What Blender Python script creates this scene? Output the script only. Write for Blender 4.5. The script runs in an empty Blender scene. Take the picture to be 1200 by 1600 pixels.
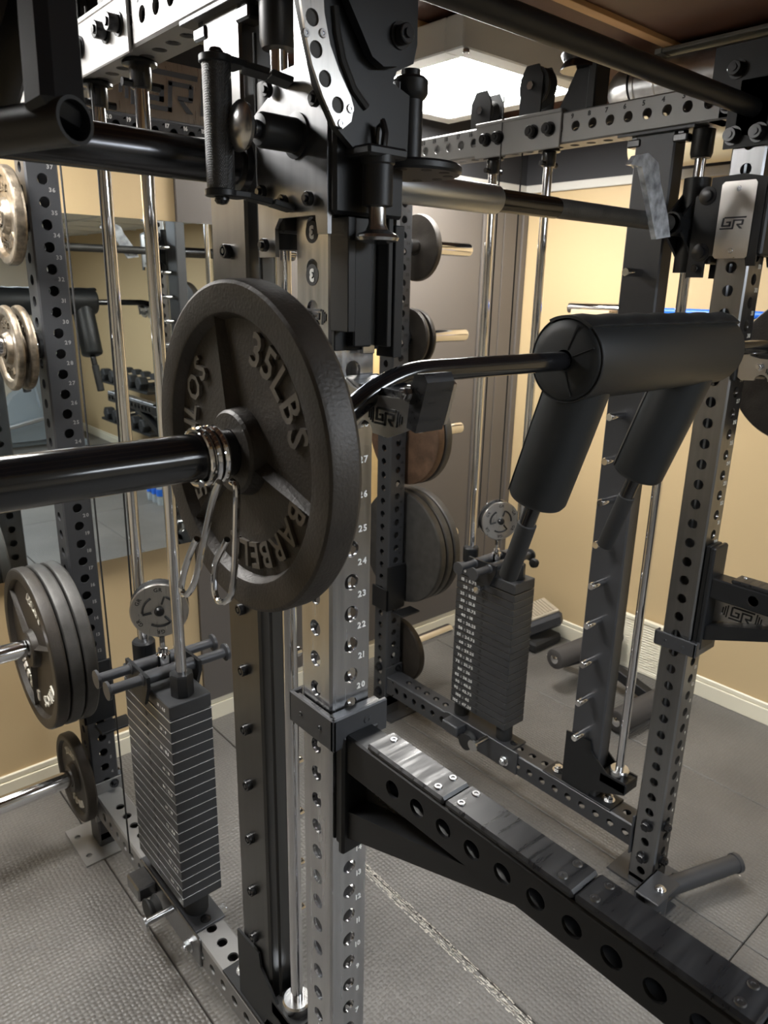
import bpy, bmesh, math, random
from mathutils import Matrix, Vector, Euler
random.seed(7)
PI = math.pi
S = bpy.context.scene
COL = S.collection

# ------------------------------------------------------------------ camera
CAM = Vector((-0.6187, -0.8172, 1.6751))
ROT = Euler((math.radians(72.984), math.radians(-1.1312), math.radians(-40.707)), 'XYZ')
FPX = 1149.33
cd = bpy.data.cameras.new('camera')
cam = bpy.data.objects.new('camera', cd)
COL.objects.link(cam)
cam.location = CAM
cam.rotation_euler = ROT
cd.sensor_fit = 'VERTICAL'
cd.sensor_height = 36.0
cd.sensor_width = 27.0
cd.lens = FPX / 1600 * 36.0
cd.clip_start = 0.02
cd.dof.use_dof = True
cd.dof.focus_distance = 1.15
cd.dof.aperture_fstop = 9.0
S.camera = cam

# ------------------------------------------------------------------ world and exposure
w = bpy.data.worlds.new('world')
S.world = w
w.use_nodes = True
w.node_tree.nodes['Background'].inputs[0].default_value = (0.9, 0.93, 1.0, 1)
w.node_tree.nodes['Background'].inputs[1].default_value = 0.05
S.view_settings.view_transform = 'Standard'
S.view_settings.look = 'None'
S.view_settings.exposure = 0.45
S.view_settings.gamma = 1.0
S.view_settings.use_curve_mapping = False
LIGHT_A = 39.0     # ceiling panel over the rack
LIGHT_B = 17.0     # cool panels in the tiled ceiling
LIGHT_C = 40.0     # panel to the left of the rack

# ------------------------------------------------------------------ layout (metres; x along the barbell, y to the back, z up)
W, D, H, PITCH = 1.1562, 1.1843, 0.0381, 0.0508
YB, XR, XL, YF = 1.575, 2.30, -2.7, -4.9     # room walls
Z0 = 0.095

RM = ROT.to_matrix()
def ray(u, v): return RM @ Vector(((u - 600) / FPX, -(v - 800) / FPX, -1.0))
def PX(u, v, x): d = ray(u, v); return CAM + d * ((x - CAM.x) / d.x)
def PY(u, v, y): d = ray(u, v); return CAM + d * ((y - CAM.y) / d.y)
def PZ(u, v, z): d = ray(u, v); return CAM + d * ((z - CAM.z) / d.z)

# ------------------------------------------------------------------ materials
MATS = {}
def mat(name, col, metal=0.0, rough=0.5, var=0.0, vscale=40.0, bump=0.0, bscale=200.0, spec=0.5, aniso=None, emit=None, strength=0, coat=0.0, stretch=None, rvar=0.0):
    m = bpy.data.materials.new(name); m.use_nodes = True
    nt = m.node_tree; b = nt.nodes['Principled BSDF']
    b.inputs['Base Color'].default_value = (*col, 1)
    b.inputs['Metallic'].default_value = metal
    b.inputs['Roughness'].default_value = rough
    b.inputs['Specular IOR Level'].default_value = spec
    if coat: b.inputs['Coat Weight'].default_value = coat; b.inputs['Coat Roughness'].default_value = 0.15
    if emit:
        b.inputs['Emission Color'].default_value = (*emit, 1); b.inputs['Emission Strength'].default_value = strength
    if var or bump or rvar:
        tc = nt.nodes.new('ShaderNodeTexCoord'); mp = nt.nodes.new('ShaderNodeMapping')
        nt.links.new(tc.outputs['Object'], mp.inputs[0])
        if stretch: mp.inputs['Scale'].default_value = stretch
    if var or rvar:
        n = nt.nodes.new('ShaderNodeTexNoise'); n.inputs['Scale'].default_value = vscale; n.inputs['Detail'].default_value = 5
        nt.links.new(mp.outputs[0], n.inputs['Vector'])
    if var:
        r = nt.nodes.new('ShaderNodeMapRange'); r.inputs[1].default_value = 0.3; r.inputs[2].default_value = 0.7
        r.inputs[3].default_value = 1 - var; r.inputs[4].default_value = 1 + var
        nt.links.new(n.outputs[0], r.inputs[0])
        mx = nt.nodes.new('ShaderNodeMix'); mx.data_type = 'RGBA'; mx.blend_type = 'MULTIPLY'; mx.inputs[0].default_value = 1
        mx.inputs[6].default_value = (*col, 1); nt.links.new(r.outputs[0], mx.inputs[7])
        nt.links.new(mx.outputs[2], b.inputs['Base Color'])
    if rvar:
        r2 = nt.nodes.new('ShaderNodeMapRange'); r2.inputs[1].default_value = 0.3; r2.inputs[2].default_value = 0.7
        r2.inputs[3].default_value = max(0.02, rough - rvar); r2.inputs[4].default_value = rough + rvar
        nt.links.new(n.outputs[0], r2.inputs[0]); nt.links.new(r2.outputs[0], b.inputs['Roughness'])
    if bump:
        n2 = nt.nodes.new('ShaderNodeTexNoise'); n2.inputs['Scale'].default_value = bscale; n2.inputs['Detail'].default_value = 4
        nt.links.new(mp.outputs[0], n2.inputs['Vector'])
        bp = nt.nodes.new('ShaderNodeBump'); bp.inputs['Strength'].default_value = bump; bp.inputs['Distance'].default_value = 0.002
        nt.links.new(n2.outputs[0], bp.inputs['Height']); nt.links.new(bp.outputs[0], b.inputs['Normal'])
    MATS[name] = m
    return m
mat('powder', (0.010, 0.0105, 0.0115), rough=0.42, spec=0.4, bump=0.06, bscale=900)
mat('powder_gloss', (0.012, 0.012, 0.013), rough=0.25)
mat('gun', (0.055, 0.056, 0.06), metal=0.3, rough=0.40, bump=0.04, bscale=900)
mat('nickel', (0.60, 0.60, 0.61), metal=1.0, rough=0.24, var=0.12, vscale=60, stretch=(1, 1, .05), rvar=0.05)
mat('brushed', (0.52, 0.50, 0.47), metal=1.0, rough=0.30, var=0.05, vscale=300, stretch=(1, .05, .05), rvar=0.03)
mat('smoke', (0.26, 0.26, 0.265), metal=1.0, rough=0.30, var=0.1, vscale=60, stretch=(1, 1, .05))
mat('post_metal', (0.13, 0.128, 0.125), metal=1.0, rough=0.32, var=0.06, vscale=60, stretch=(1, 1, .05))
mat('chrome', (0.78, 0.78, 0.79), metal=1.0, rough=0.09)
mat('steel', (0.55, 0.55, 0.55), metal=1.0, rough=0.25)
mat('satin', (0.60, 0.62, 0.64), metal=1.0, rough=0.33)
mat('black_chrome', (0.10, 0.10, 0.105), metal=1.0, rough=0.24)
mat('gloss_black', (0.008, 0.008, 0.009), rough=0.13, coat=0.6)
mat('iron', (0.034, 0.028, 0.022), metal=0.2, rough=0.5, bump=0.35, bscale=260, var=0.25, vscale=25)
mat('iron_grey', (0.075, 0.072, 0.068), metal=0.45, rough=0.50, bump=0.3, bscale=260, var=0.2, vscale=25)
mat('iron_text', (0.15, 0.135, 0.115), metal=0.4, rough=0.42, bump=0.2, bscale=300)
mat('iron_rust', (0.13, 0.075, 0.045), metal=0.2, rough=0.6, bump=0.4, bscale=150, var=0.4, vscale=20)
mat('white_text', (0.62, 0.58, 0.5), rough=0.5)
mat('plate_silver', (0.27, 0.225, 0.17), metal=0.85, rough=0.42, bump=0.5, bscale=160, var=0.5, vscale=45)
mat('vinyl', (0.009, 0.0105, 0.0115), rough=0.47, bump=0.10, bscale=700)
mat('thread', (0.006, 0.006, 0.006), rough=0.8)
mat('uhmw', (0.013, 0.013, 0.014), rough=0.35, rvar=0.13, vscale=110, var=0.2, stretch=(.12, 1, 1))
mat('screw_metal', (0.22, 0.22, 0.225), metal=1.0, rough=0.3)
mat('rubber_black', (0.014, 0.014, 0.014), rough=0.7)
mat('stack', (0.05, 0.051, 0.054), metal=0.35, rough=0.42)
mat('stack_glint', (0.93, 0.94, 0.96), metal=0.9, rough=0.25)  # bright colour standing in for glints along the stack plates
mat('print_white', (0.75, 0.75, 0.72), rough=0.6)
mat('num_grey', (0.30, 0.30, 0.29), rough=0.5)
mat('beam_grey', (0.24, 0.235, 0.23), metal=0.35, rough=0.42, bump=0.04, bscale=900)
mat('print_black', (0.012, 0.012, 0.012), rough=0.6)
mat('foam', (0.05, 0.045, 0.042), rough=0.7, bump=0.1, bscale=400)
mat('tan', (0.57, 0.425, 0.235), rough=0.55, bump=0.06, bscale=120)
mat('beige', (0.56, 0.50, 0.40), rough=0.6)
mat('closet', (0.125, 0.11, 0.097), rough=0.5)
mat('closet_dark', (0.02, 0.018, 0.016), rough=0.6)
mat('cream', (0.80, 0.74, 0.58), rough=0.4)
mat('soffit', (0.035, 0.035, 0.038), rough=0.8)
mat('rough_white', (0.62, 0.6, 0.55), rough=0.9, bump=1.0, bscale=60)
mat('joist', (0.52, 0.30, 0.13), rough=0.6, var=0.25, vscale=12, stretch=(.15, 1, 1))
mat('subfloor', (0.085, 0.034, 0.018), rough=0.6, var=0.2, vscale=6)
mat('galv', (0.62, 0.63, 0.64), metal=1.0, rough=0.32, var=0.2, vscale=20)
mat('grey_metal', (0.22, 0.22, 0.2), metal=0.5, rough=0.45)
mat('cream_pipe', (0.62, 0.52, 0.33), rough=0.35)
mat('pine', (0.62, 0.44, 0.2), rough=0.5, var=0.2, vscale=20, stretch=(1, 1, .1))
mat('fixture', (0.72, 0.72, 0.68), rough=0.4)
mat('lens_a', (0.9, 0.9, 0.9), rough=0.5, emit=(1.0, 0.98, 0.94), strength=LIGHT_A)
mat('lens_b', (0.9, 0.9, 0.9), rough=0.5, emit=(0.90, 0.97, 1.05), strength=LIGHT_B)
mat('lens_c', (0.9, 0.9, 0.9), rough=0.5, emit=(1.0, 0.985, 0.96), strength=LIGHT_C)
mat('tile', (0.72, 0.70, 0.64), rough=0.9, bump=0.3, bscale=90)
mat('blue', (0.02, 0.16, 0.75), rough=0.4)
mat('mirror', (0.80, 0.84, 0.83), metal=1.0, rough=0.0)
mat('plastic_wrap', (0.62, 0.66, 0.72), metal=0.3, rough=0.16, bump=1.0, bscale=70, var=0.5, vscale=40)
mat('machine_grey', (0.22, 0.25, 0.27), rough=0.35)
mat('ribbed', (0.42, 0.36, 0.27), rough=0.4)  # tan stands in for the golden reflection on the ribbed metal
mat('zinc', (0.65, 0.66, 0.68), metal=1.0, rough=0.2)
mat('plywood', (0.55, 0.42, 0.27), rough=0.6)
# water bottle plastic
m = mat('bottle', (0.75, 0.85, 0.92), rough=0.08)
m.node_tree.nodes['Principled BSDF'].inputs['Transmission Weight'].default_value = 0.7

def floor_material():
    m = bpy.data.materials.new('rubber_mat'); m.use_nodes = True
    nt = m.node_tree; b = nt.nodes['Principled BSDF']; N = nt.nodes.new; L = nt.links.new
    tc = N('ShaderNodeTexCoord'); mp = N('ShaderNodeMapping'); L(tc.outputs['Object'], mp.inputs[0])
    # staggered round dimples
    vo = N('ShaderNodeTexVoronoi'); vo.inputs['Scale'].default_value = 82; vo.inputs['Randomness'].default_value = 0.3
    L(mp.outputs[0], vo.inputs['Vector'])
    rr = N('ShaderNodeMapRange'); rr.inputs[1].default_value = 0.15; rr.inputs[2].default_value = 0.55; rr.inputs[3].default_value = 1; rr.inputs[4].default_value = 0
    L(vo.outputs['Distance'], rr.inputs[0])
    bp = N('ShaderNodeBump'); bp.inputs['Strength'].default_value = 0.55; bp.inputs['Distance'].default_value = 0.003
    L(rr.outputs[0], bp.inputs['Height']); L(bp.outputs[0], b.inputs['Normal'])
    n = N('ShaderNodeTexNoise'); n.inputs['Scale'].default_value = 3.5; n.inputs['Detail'].default_value = 6; L(mp.outputs[0], n.inputs['Vector'])
    cr = N('ShaderNodeValToRGB'); cr.color_ramp.elements[0].position = 0.3; cr.color_ramp.elements[1].position = 0.75
    cr.color_ramp.elements[0].color = (0.108, 0.101, 0.092, 1); cr.color_ramp.elements[1].color = (0.165, 0.155, 0.141, 1)
    L(n.outputs[0], cr.inputs[0])
    # dust specks
    v2 = N('ShaderNodeTexVoronoi'); v2.inputs['Scale'].default_value = 13; v2.inputs['Randomness'].default_value = 1.0; L(mp.outputs[0], v2.inputs['Vector'])
    r2 = N('ShaderNodeMapRange'); r2.inputs[1].default_value = 0.025; r2.inputs[2].default_value = 0.045; r2.inputs[3].default_value = 1; r2.inputs[4].default_value = 0
    L(v2.outputs['Distance'], r2.inputs[0])
    n3 = N('ShaderNodeTexNoise'); n3.inputs['Scale'].default_value = 9; L(mp.outputs[0], n3.inputs['Vector'])
    r3 = N('ShaderNodeMapRange'); r3.inputs[1].default_value = 0.5; r3.inputs[2].default_value = 0.6; L(n3.outputs[0], r3.inputs[0])
    mu = N('ShaderNodeMath'); mu.operation = 'MULTIPLY'; L(r2.outputs[0], mu.inputs[0]); L(r3.outputs[0], mu.inputs[1])
    mx = N('ShaderNodeMix'); mx.data_type = 'RGBA'; L(mu.outputs[0], mx.inputs[0]); L(cr.outputs[0], mx.inputs[6]); mx.inputs[7].default_value = (0.6, 0.58, 0.52, 1)
    L(mx.outputs[2], b.inputs['Base Color'])
    b.inputs['Roughness'].default_value = 0.44; b.inputs['Specular IOR Level'].default_value = 0.6
    MATS['rubber_mat'] = m
floor_material()
mat('dust', (0.62, 0.58, 0.5), rough=0.9)

def knurl_material():
    m = bpy.data.materials.new('knurl'); m.use_nodes = True
    nt = m.node_tree; b = nt.nodes['Principled BSDF']; N = nt.nodes.new; L = nt.links.new
    b.inputs['Base Color'].default_value = (0.07, 0.07, 0.07, 1); b.inputs['Metallic'].default_value = 0.9; b.inputs['Roughness'].default_value = 0.38
    tc = N('ShaderNodeTexCoord')
    vo = N('ShaderNodeTexVoronoi'); vo.inputs['Scale'].default_value = 520; vo.inputs['Randomness'].default_value = 0.0
    mp = N('ShaderNodeMapping'); mp.inputs['Rotation'].default_value = (0.785, 0.785, 0.4)
    L(tc.outputs['Object'], mp.inputs[0]); L(mp.outputs[0], vo.inputs['Vector'])
    bp = N('ShaderNodeBump'); bp.inputs['Strength'].default_value = 0.9; bp.inputs['Distance'].default_value = 0.001; bp.invert = True
    L(vo.outputs['Distance'], bp.inputs['Height']); L(bp.outputs[0], b.inputs['Normal'])
    MATS['knurl'] = m
knurl_material()

# ------------------------------------------------------------------ mesh helpers
def V(*a): return Vector(a[0] if len(a) == 1 else a)

class MB:
    def __init__(s): s.v = []; s.f = []
    def add(s, vs, fs):
        o = len(s.v); s.v += [Vector(p) for p in vs]; s.f += [tuple(i + o for i in f) for f in fs]; return s
    def box(s, lo, hi, c=0.0015):
        lo = Vector(lo); hi = Vector(hi)
        for i in range(3):
            if lo[i] > hi[i]: lo[i], hi[i] = hi[i], lo[i]
        c = min(c, min(hi - lo) * .45)
        if c <= 0:
            vs = [(x, y, z) for x in (lo.x, hi.x) for y in (lo.y, hi.y) for z in (lo.z, hi.z)]
            return s.add(vs, [(0, 1, 3, 2), (4, 6, 7, 5), (0, 4, 5, 1), (2, 3, 7, 6), (0, 2, 6, 4), (1, 5, 7, 3)])
        bm = bmesh.new()
        vs = [bm.verts.new((x, y, z)) for x in (lo.x, hi.x) for y in (lo.y, hi.y) for z in (lo.z, hi.z)]
        for f in [(0, 1, 3, 2), (4, 6, 7, 5), (0, 4, 5, 1), (2, 3, 7, 6), (0, 2, 6, 4), (1, 5, 7, 3)]: bm.faces.new([vs[i] for i in f])
        bmesh.ops.bevel(bm, geom=bm.edges[:], offset=c, segments=1, affect='EDGES', profile=.5)
        bm.verts.index_update()
        s.add([v.co.copy() for v in bm.verts], [tuple(v.index for v in f.verts) for f in bm.faces]); bm.free(); return s
    def bar(s, p0, p1, wd, ht, up=(0, 0, 1), c=0.0015):
        """rectangular bar from p0 to p1, wd across, ht along 'up'"""
        p0 = V(p0); p1 = V(p1); a = (p1 - p0); L = a.length; a.normalize()
        up = V(up); side = a.cross(up).normalized(); up = side.cross(a).normalized()
        t = MB().box((-wd / 2, -ht / 2, 0), (wd / 2, ht / 2, L), c)
        M = Matrix((side, up, a)).transposed()
        return s.add([p0 + M @ q for q in t.v], t.f)
    def cyl(s, p0, p1, r, n=20, r2=None, cap=True, ch=0.0):
        p0 = V(p0); p1 = V(p1); r2 = r if r2 is None else r2
        L = (p1 - p0).length
        if ch: prof = [(0, 0), (r - ch, 0), (r, ch), (r2, L - ch), (r2 - ch, L), (0, L)]
        elif cap: prof = [(0, 0), (r, 0), (r2, L), (0, L)]
        else: prof = [(r, 0), (r2, L)]
        return s.lathe(prof, p0, p1 - p0, n)
    def lathe(s, prof, origin, axis, n=32):
        """profile of (radius, height) turned round the axis"""
        a = V(axis).normalized(); o = V(origin)
        t = Vector((0, 0, 1)) if abs(a.z) < .9 else Vector((1, 0, 0))
        u = a.cross(t).normalized(); w_ = a.cross(u)
        vs = []; fs = []; rings = []
        for r, h in prof:
            if r < 1e-7: rings.append([len(vs)]); vs.append(o + a * h)
            else:
                rings.append(list(range(len(vs), len(vs) + n)))
                vs += [o + a * h + (u * math.cos(2 * PI * i / n) + w_ * math.sin(2 * PI * i / n)) * r for i in range(n)]
        for A, B in zip(rings, rings[1:]):
            if len(A) == 1 and len(B) == 1: continue
            for i in range(n):
                j = (i + 1) % n
                if len(A) == 1: fs.append((A[0], B[j], B[i]))
                elif len(B) == 1: fs.append((A[i], A[j], B[0]))
                else: fs.append((A[i], A[j], B[j], B[i]))
        return s.add(vs, fs)
    def tube(s, pts, r, n=12, closed=False, cap=True):
        pts = [V(p) for p in pts]; m = len(pts); vs = []; fs = []
        rr = r if hasattr(r, '__len__') else [r] * m
        prev = None
        for i, p in enumerate(pts):
            a = (pts[(i + 1) % m] - pts[i - 1]) if closed else (pts[min(i + 1, m - 1)] - pts[max(i - 1, 0)])
            a.normalize()
            if prev is None:
                t = Vector((0, 0, 1)) if abs(a.z) < .9 else Vector((1, 0, 0)); u = a.cross(t).normalized()
            else: u = (prev - a * prev.dot(a)).normalized()
            prev = u; w_ = a.cross(u)
            vs += [p + (u * math.cos(2 * PI * k / n) + w_ * math.sin(2 * PI * k / n)) * rr[i] for k in range(n)]
        for i in range(m if closed else m - 1):
            A = i * n; B = ((i + 1) % m) * n
            for k in range(n): fs.append((A + k, A + (k + 1) % n, B + (k + 1) % n, B + k))
        if cap and not closed: fs.append(tuple(reversed(range(n)))); fs.append(tuple(range((m - 1) * n, m * n)))
        return s.add(vs, fs)
    def prism(s, poly, o, U, Vv, N, t, holes=()):
        """polygon (2D, in U,V) extruded along N from 0 to t; round holes as (u, v, r)"""
        o, U, Vv, N = V(o), V(U), V(Vv), V(N)
        if not holes:
            n = len(poly)
            vs = [o + U * a + Vv * b for a, b in poly] + [o + U * a + Vv * b + N * t for a, b in poly]
            fs = [tuple(range(n))[::-1], tuple(range(n, 2 * n))] + [(i, (i + 1) % n, n + (i + 1) % n, n + i) for i in range(n)]
            return s.add(vs, fs)
        bm = bmesh.new(); loops = []
        for lp in [poly] + [[(a + r * math.cos(2 * PI * k / 16), b + r * math.sin(2 * PI * k / 16)) for k in range(16)] for a, b, r in holes]:
            vv = [bm.verts.new((a, b, 0)) for a, b in lp]
            for i in range(len(vv)): bm.edges.new((vv[i], vv[(i + 1) % len(vv)]))
            loops.append(lp)
        bmesh.ops.triangle_fill(bm, use_beauty=True, use_dissolve=False, edges=bm.edges[:])
        bm.verts.index_update()
        base = [v.co.copy() for v in bm.verts]; tri = [tuple(v.index for v in f.verts) for f in bm.faces]; bm.free()
        vs = [o + U * p.x + Vv * p.y for p in base] + [o + U * p.x + Vv * p.y + N * t for p in base]; n = len(base)
        fs = [f for f in tri] + [tuple(i + n for i in f) for f in tri]
        k = 0
        for lp in loops:
            m_ = len(lp); fs += [(k + i, k + (i + 1) % m_, n + k + (i + 1) % m_, n + k + i) for i in range(m_)]; k += m_
        return s.add(vs, fs)
    def mesh(s, name, off=Vector((0, 0, 0)), angle=35):
        me = bpy.data.meshes.new(name)
        me.from_pydata([tuple(p - off) for p in s.v], [], s.f)
        bm = bmesh.new(); bm.from_mesh(me); bmesh.ops.remove_doubles(bm, verts=bm.verts[:], dist=1e-6)
        bmesh.ops.recalc_face_normals(bm, faces=bm.faces[:]); bm.to_mesh(me); bm.free()
        for p in me.polygons: p.use_smooth = True
        me.set_sharp_from_angle(angle=math.radians(angle)); me.update()
        return me

class PB:
    """a set of alike pieces, each of which becomes an object of its own"""
    def __init__(s): s.items = []
    def new(s): s.items.append(MB()); return s.items[-1]
    def __getattr__(s, k):
        def g(*a, **kw): getattr(s.new(), k)(*a, **kw); return s
        return g
def multi(fn):
    def g(mb, *a, **kw):
        if isinstance(mb, PB): fn(mb.new(), *a, **kw); return mb
        return fn(mb, *a, **kw)
    return g
def obj(name, mb, m, parent=None, angle=35, loc=None):
    if isinstance(mb, PB):
        for it in mb.items: o = obj(name, it, m, parent, angle, loc)
        return o
    """link a mesh object; vertices are given in world coordinates"""
    off = V(loc) if loc is not None else Vector((0, 0, 0))
    if parent is not None: off = world_loc(parent)
    me = mb.mesh(name, off, angle)
    me.materials.append(MATS[m])
    o = bpy.data.objects.new(name, me); COL.objects.link(o)
    if parent is not None: o.parent = parent
    elif loc is not None: o.location = off
    return o
def world_loc(o):
    l = Vector(o.location)
    while o.parent: o = o.parent; l += Vector(o.location)
    return l
def tag(o, label=None, cat=None, group=None, kind=None):
    if label: o['label'] = label
    if cat: o['category'] = cat
    if group: o['group'] = group
    if kind: o['kind'] = kind
    return o
def thing(name, label, cat, loc, group=None):
    o = bpy.data.objects.new(name, None); COL.objects.link(o); o.location = loc; o.empty_display_size = .05
    return tag(o, label, cat, group)
def struct(name, mb, m, parent=None):
    o = obj(name, mb, m, parent)
    if parent is None: o['kind'] = 'structure'
    return o
def copy_tree(o, parent=None):
    c = o.copy(); COL.objects.link(c); c.parent = parent
    for ch in list(o.children): copy_tree(ch, c)
    return c

def perf_tube(mb, o, A, U, L, a, b, holes, r=0.0128, c=0.004, t=0.005, n=16, pitch=PITCH, caps=True):
    """square tube with drilled faces: from o along A (length L); U = x side dir, holes {'-y': [s,...], ...}"""
    o = V(o); A = V(A).normalized(); U = V(U).normalized(); B = A.cross(U).normalized()   # local x=U, y=B, z=A
    P = lambda x, y, z: o + U * x + B * y + A * z
    faces = {'-y': ((1, 0), (0, -1), a, b), '+y': ((-1, 0), (0, 1), a, b), '+x': ((0, 1), (1, 0), b, a), '-x': ((0, -1), (-1, 0), b, a)}
    for key, (ud, nd, half, dist) in faces.items():
        hw = half - c
        Q = lambda u, z, d=0.0: P(ud[0] * u + nd[0] * (dist - d), ud[1] * u + nd[1] * (dist - d), z)
        hs = sorted(h for h in holes.get(key, []) if r + .002 < h < L - r - .002)
        z = 0.0
        for i, h in enumerate(hs):
            lo = max(z, h - pitch / 2); hi = min(L, h + pitch / 2)
            if i + 1 < len(hs): hi = min(hi, (h + hs[i + 1]) / 2)
            if lo > z + 1e-5: mb.add([Q(-hw, z), Q(hw, z), Q(hw, lo), Q(-hw, lo)], [(0, 1, 2, 3)])
            an = sorted(set([round(2 * PI * k / n, 6) for k in range(n)] + [round(math.atan2(sy, sx) % (2 * PI), 6) for sx in (-hw, hw) for sy in (lo - h, hi - h)]))
            m_ = len(an); inner = []; outer = []; deep = []
            for g in an:
                cx, sy = math.cos(g), math.sin(g)
                k = min([hw / abs(cx)] if abs(cx) > 1e-9 else [9e9]) if True else 0
                if sy > 1e-9: k = min(k, (hi - h) / sy)
                if sy < -1e-9: k = min(k, (lo - h) / sy)
                outer.append(Q(cx * k, h + sy * k)); inner.append(Q(cx * r, h + sy * r)); deep.append(Q(cx * r, h + sy * r, t))
            fs = [(j, (j + 1) % m_, m_ + (j + 1) % m_, m_ + j) for j in range(m_)] + [(m_ + j, m_ + (j + 1) % m_, 2 * m_ + (j + 1) % m_, 2 * m_ + j) for j in range(m_)]
            mb.add(outer + inner + deep, fs); z = hi
        if L > z + 1e-5: mb.add([Q(-hw, z), Q(hw, z), Q(hw, L), Q(-hw, L)], [(0, 1, 2, 3)])
    for sx, sy in ((1, 1), (-1, 1), (-1, -1), (1, -1)):
        e1 = (sx * a, sy * (b - c)); e2 = (sx * (a - c), sy * b)
        mb.add([P(*e1, 0), P(*e2, 0), P(*e2, L), P(*e1, L)], [(0, 1, 2, 3)])
    if caps:
        ring = [(a, b - c), (a - c, b), (c - a, b), (-a, b - c), (-a, c - b), (c - a, -b), (a - c, -b), (a, c - b)]
        for z in (0, L): mb.add([P(x, y, z) for x, y in ring], [tuple(range(8))])
    return mb

# ---- lettering
GL = {}
def glyph(ch, bold=0.0):
    if (ch, bold) in GL: return GL[(ch, bold)]
    cu = bpy.data.curves.new('g', 'FONT'); cu.body = ch; cu.size = 1.0; cu.extrude = 0.5; cu.resolution_u = 2; cu.offset = bold
    o = bpy.data.objects.new('g', cu); COL.objects.link(o)
    dg = bpy.context.evaluated_depsgraph_get(); me = bpy.data.meshes.new_from_object(o.evaluated_get(dg))
    vs = [v.co.copy() for v in me.vertices]; fs = [tuple(p.vertices) for p in me.polygons]
    bpy.data.objects.remove(o); bpy.data.curves.remove(cu); bpy.data.meshes.remove(me)
    x0 = min(v.x for v in vs) if vs else 0; x1 = max(v.x for v in vs) if vs else .3
    GL[(ch, bold)] = ([Vector((v.x - x0, v.y, v.z + .5)) for v in vs], fs, x1 - x0)
    return GL[(ch, bold)]
@multi
def text(mb, s, o, U, Vv, size, depth=0.0006, bold=0.01, gap=.12, sx=1.0, center=True):
    """string on a plane: U reading direction, V up, raised along U x V"""
    o, U, Vv = V(o), V(U).normalized(), V(Vv).normalized(); N = U.cross(Vv)
    ws = [glyph(c, bold)[2] if c != ' ' else .3 for c in s]
    tot = sum(ws) + gap * (len(s) - 1); x = -tot / 2 if center else 0
    for c, wd in zip(s, ws):
        if c != ' ':
            vs, fs, _ = glyph(c, bold)
            mb.add([o + U * ((x + p.x) * size * sx) + Vv * ((p.y - (.36 if center else 0)) * size) + N * (p.z * depth) for p in vs], fs)
        x += wd + gap
    return mb
@multi
def arc_text(mb, s, o, R, N, up, ang, size, depth, bold=.012, gap=.2, sx=1.0):
    """clockwise arc (seen against N), tops outward, centred on angle 'ang' from up"""
    o, N, up = V(o), V(N).normalized(), V(up).normalized(); right = up.cross(N)
    ws = [glyph(c, bold)[2] * sx if c != ' ' else .4 for c in s]
    tot = (sum(ws) + gap * (len(s) - 1)) * size / R; a = ang - tot / 2
    for c, wd in zip(s, ws):
        da = wd * size / R; m_ = a + da / 2
        if c != ' ':
            rad = up * math.cos(m_) + right * math.sin(m_); tan = right * math.cos(m_) - up * math.sin(m_)
            vs, fs, _ = glyph(c, bold)
            mb.add([o + rad * (R + (p.y - .36) * size) + tan * ((p.x * sx - wd / 2) * size) + N * (p.z * depth) for p in vs], fs)
        a += da + gap * size / R
    return mb
# the GR emblem: strokes as (x0, y0, x1, y1) on a 10 x 6 grid
GR = [(1.0, 5.2, 10.0, 6.0), (0.4, 1.5, 1.2, 5.6), (0.6, 1.3, 4.2, 2.1), (3.4, 1.3, 4.2, 3.7), (2.2, 3.1, 4.2, 3.8), (0.0, 0.0, 5.6, 0.7), (4.9, 0.0, 5.6, 4.5), (4.9, 3.9, 9.0, 4.6), (8.5, 2.2, 9.3, 4.4), (6.6, 1.9, 9.2, 2.6)]
def emblem(mb, o, U, Vv, h, bars=True, depth=0.0008, slant=0.08, sx=1.0):
    o, U, Vv = V(o), V(U).normalized(), V(Vv).normalized(); N = U.cross(Vv); k = h / 6.0
    def quad(pts): mb.prism([((x + slant * (y - 3) - 5) * k * sx, (y - 3) * k) for x, y in pts], o, U, Vv, N, depth)
    for x0, y0, x1, y1 in GR: quad([(x0, y0), (x1, y0), (x1, y1), (x0, y1)])
    quad([(6.6, 2.0), (7.5, 2.0), (9.4, 0.2), (8.2, 0.2)])
    if bars:
        for i, hh in enumerate((5.6, 4.2, 2.8)):
            for s_ in (-1, 1):
                xc = 5 + s_ * (6.0 + i * .95); quad([(xc - .28, 3 - hh / 2), (xc + .28, 3 - hh / 2), (xc + .28, 3 + hh / 2), (xc - .28, 3 + hh / 2)])
    return mb

@multi
def bolt(mb, p, n, r=0.012, head=0.009, washer=True, n_=6):
    p = V(p); n = V(n).normalized()
    if washer: mb.cyl(p, p + n * .003, r * 1.35, 18)
    mb.cyl(p + n * .003, p + n * (.003 + head), r, n_, ch=.001)
    mb.cyl(p + n * (.003 + head), p + n * (.006 + head), r * .5, 12)
    return mb
@multi
def screw(mb, p, n, r=0.006):
    p = V(p); n = V(n).normalized()
    return mb.lathe([(0, .0004), (r * .35, .0004), (r * .45, .0016), (r * .85, .0016), (r, 0)], p, n, 14)

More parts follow.
